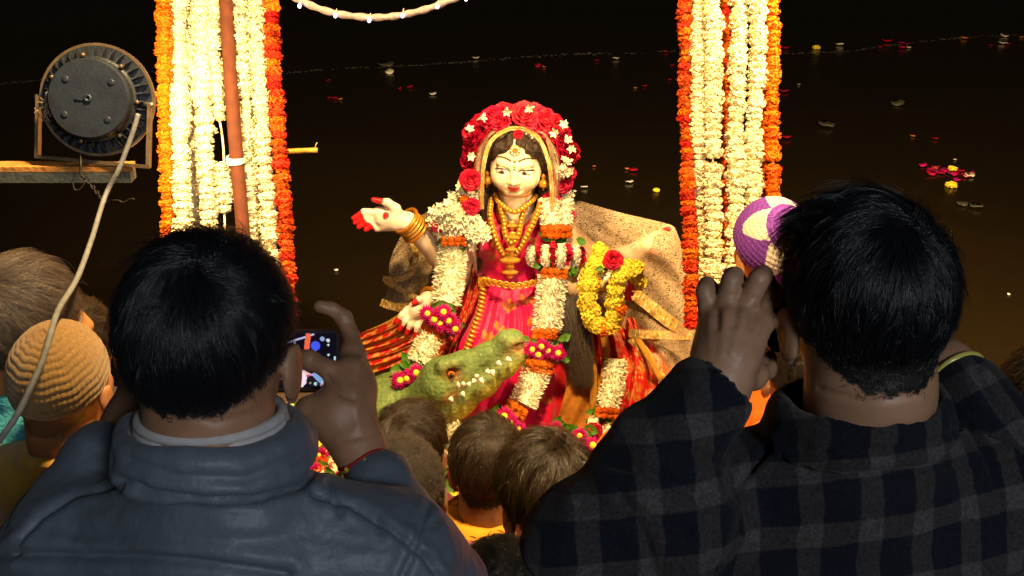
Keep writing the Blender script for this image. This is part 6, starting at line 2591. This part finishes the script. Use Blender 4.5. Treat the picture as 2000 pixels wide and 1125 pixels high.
# ------------------------------------------------------------------ crocodile mount
def crocodile():
    root = thing('crocodile', 'painted green crocodile with bared white teeth under the statue', 'crocodile', Q(800, 880, -.3))
    dz = -.46
    s = SDF(Q(610, 900, dz) - Vector((.05, .25, .15)), Q(1020, 640, dz) + Vector((.12, .5, .1)), .0046)
    # skull and upper jaw
    s.chain([Q(828, 790, dz + .08), Q(868, 745, dz), Q(905, 720, dz), Q(950, 692, dz), Q(990, 672, dz), Q(1004, 668, dz)], [.10, .078, .054, .034, .036, .033], .025)
    s.ell(Q(997, 662, dz - .01), (.04, .04, .028), None, .02)
    # lower jaw
    s.chain([Q(850, 804, dz + .04), Q(892, 786, dz - .01), Q(944, 750, dz - .02), Q(990, 714, dz - .02), Q(1010, 698, dz - .02)], [.085, .05, .038, .030, .024], .03)
    # brow over the eye and throat
    s.cone(Q(868, 716, dz - .05), Q(900, 704, dz - .045), .030, .018, .02)
    s.ell(Q(884, 728, dz - .072), (.02, .014, .016), None, .008, 'cut')
    # body and legs going back under the pleats
    s.chain([Q(835, 800, dz + .12), Q(770, 800, dz + .1), Q(700, 815, dz + .12), Q(630, 850, dz + .2)], [.12, .115, .1, .06], .05)
    s.chain([Q(860, 840, dz + .12), Q(850, 890, dz + .1), Q(880, 905, dz)], [.05, .04, .03], .03)
    mouth = [Q(876, 786, dz - .10), Q(900, 770, dz - .105), Q(940, 738, dz - .09), Q(980, 706, dz - .08), Q(1008, 684, dz - .07), Q(1016, 676, dz - .02)]
    s.chain(mouth, [.009, .013, .016, .016, .014, .014], .008, 'cut')
    V, F = s.surface(2)
    N = vnormals(V, F)
    px = np.array([proj(v) for v in V])
    X, Y = px[:, 0], px[:, 1]
    sc = np.abs(np.sin(X * .33 + .2 * fnoise(V, 40, 3) * 3)) * np.abs(np.sin(Y * .36))
    body = X < 850
    V = V + N * ((.0012 * sc + .0012 * fnoise(V, 60, 2)) + .0)[:, None]
    top = np.array(lin(106, 126, 70))
    yel = np.array(lin(168, 144, 44))
    lip = np.array(lin(186, 120, 66))
    # distance below the mouth line
    md = poly_dist(V, mouth)
    ml = np.interp(X, [840, 876, 900, 940, 980, 1016], [800, 786, 770, 738, 706, 676])
    under = np.clip((Y - ml - 10) / 36, 0, 1)[:, None]
    nz = (.5 + .5 * fnoise(V, 26, 9))[:, None]
    col = top * (.9 + .2 * nz)
    col = col * (1 - under) + (yel * (.8 + .35 * nz)) * under
    lp = np.exp(-(md / .021) ** 2)[:, None]
    col = col * (1 - lp) + lip * lp
    ed = np.exp(-(np.hypot(X - 884, (Y - 731) * 1.2) / 18) ** 2)[:, None]
    col = col * (1 - ed) + np.array(lin(120, 52, 20)) * ed
    ns = np.exp(-(np.hypot(X - 984, Y - 668) / 6) ** 2)[:, None]
    col = col * (1 - ns) + np.array(lin(96, 84, 46)) * ns
    dots = (fnoise(V, 150, 12) > .55)[:, None]
    col = np.where(dots, col * .85 + np.array(lin(200, 190, 70)) * .15, col)
    link('body', mk_mesh('body', V, F, mat('crocodile_paint', vcol=True, rough=.55, spec=.3, noise=(90, .3), bump=(85, .5)), True, col), root)
    e = MB()
    c = Q(881, 731, dz - .071)
    e.lathe([(.001, -.011), (.009, -.008), (.013, 0), (.009, .008), (.001, .011)], Matrix.Translation(c), 14)
    eo = e.build('eye', mat('croc_eye', lin(190, 96, 30), .15, .6), root, True)
    e = MB()
    e.lathe([(.001, -.009), (.006, -.005), (.007, 0), (.006, .005), (.001, .009)], Matrix.Translation(c + Vector((.003, -.013, .003))), 10)
    e.build('pupil', mat('black_gloss', (.01, .01, .01), .1, .6), eo, True)
    tm = mat('tooth', (.8, .74, .6), .3, .5)
    for x, y, dx, dy, L in ((879, 777, 6, 8, 1.0), (896, 757, -2, -11, 1.1), (902, 766, 6, 10, 1.0), (906, 752, -4, -8, .8), (927, 742, -6, 7, .9), (938, 738, 5, 11, 1.2), (951, 724, 6, 6, .9), (961, 722, 3, 12, 1.2), (972, 707, 8, 7, 1.0), (990, 700, 9, 5, 1.1), (930, 735, 8, -2, .7), (915, 748, 4, 9, .8)):
        dd = dz - .085 if x > 940 else dz - .105
        a = Q(x, y, dd)
        b = Q(x + dx * L, y + dy * L, dd - .012)
        t = MB()
        t.tube([a, a * .5 + b * .5, b], [.0085, .007, .0008], 7)
        t.build('tooth', tm, root, True)


crocodile()


# ------------------------------------------------------------------ offerings on the floor before the statue
def offerings():
    m = mat('red_floor_cloth', lin(150, 16, 10), .8, .2, noise=(14, .4), bump=(60, .4))
    V, F = [], []
    nx, ny = 60, 34
    for j in range(ny):
        for i in range(nx):
            x = -.95 + 1.75 * i / (nx - 1)
            y = 3.15 + .75 * j / (ny - 1)
            V.append((x, y, .135 + .012 * math.sin(x * 17 + y * 5) + .008 * math.sin(y * 31 - x * 9)))
    for j in range(ny - 1):
        for i in range(nx - 1):
            F.append((j * nx + i, j * nx + i + 1, (j + 1) * nx + i + 1, (j + 1) * nx + i))
    o = link('floor_cloth', mk_mesh('floor_cloth', V, F, m, True))
    tag(o, 'red cloth spread on the ghat under the statue and flowers', 'cloth')
    r = thing('flower_heap', 'heap of mixed flowers and leaves between the jacket collar and the phone hand', 'flowers', P(620, 900, 3.55))
    g = random.Random(3)
    for k in range(150):
        x, y = g.uniform(525, 700), g.uniform(800, 960)
        d = 3.62 - (y - 880) * .0012
        c = P(x, y, d)
        n = (g.gauss(0, .4), -1, g.gauss(.8, .3))
        q = g.random()
        if x < 580 and y < 870 and q < .75:
            put('chrysanthemum', POM['white'], r, c, n, .032 * g.uniform(.8, 1.2))
        elif q < .28:
            put('marigold', POM['red'], r, c, n, .034)
        elif q < .42:
            put('marigold', POM['yellow'], r, c, n, .03)
        elif q < .62:
            put('aster', ASTERS, r, c, n, .04)
        elif q < .78:
            put('chrysanthemum', POM['white'], r, c, n, .03)
        else:
            s = .06 * g.uniform(.8, 1.3)
            link('leaf', g.choice(LEAVES), r, Matrix.LocRotScale(c, face_q(n, g.uniform(0, 6)), Vector((s, s, s))))
    r = thing('flower_heap', 'strewn asters and marigolds between the seated heads at the foot of the statue', 'flowers', P(940, 960, 3.4))
    for k in range(80):
        x, y = g.uniform(850, 1180), g.uniform(870, 990)
        c = P(x, y, 3.62 - (y - 880) * .0018)
        n = (g.gauss(0, .4), -1, g.gauss(.8, .3))
        q = g.random()
        if q < .35:
            put('marigold', POM['yellow'], r, c, n, .03)
        elif q < .6:
            put('aster', ASTERS, r, c, n, .038)
        elif q < .8:
            put('chrysanthemum', POM['white'], r, c, n, .03)
        else:
            s = .06 * g.uniform(.8, 1.3)
            link('leaf', g.choice(LEAVES), r, Matrix.LocRotScale(c, face_q(n, g.uniform(0, 6)), Vector((s, s, s))))


offerings()

for o in COL.objects:
    for k in ('_w', 'pose'):
        if k in o:
            del o[k]
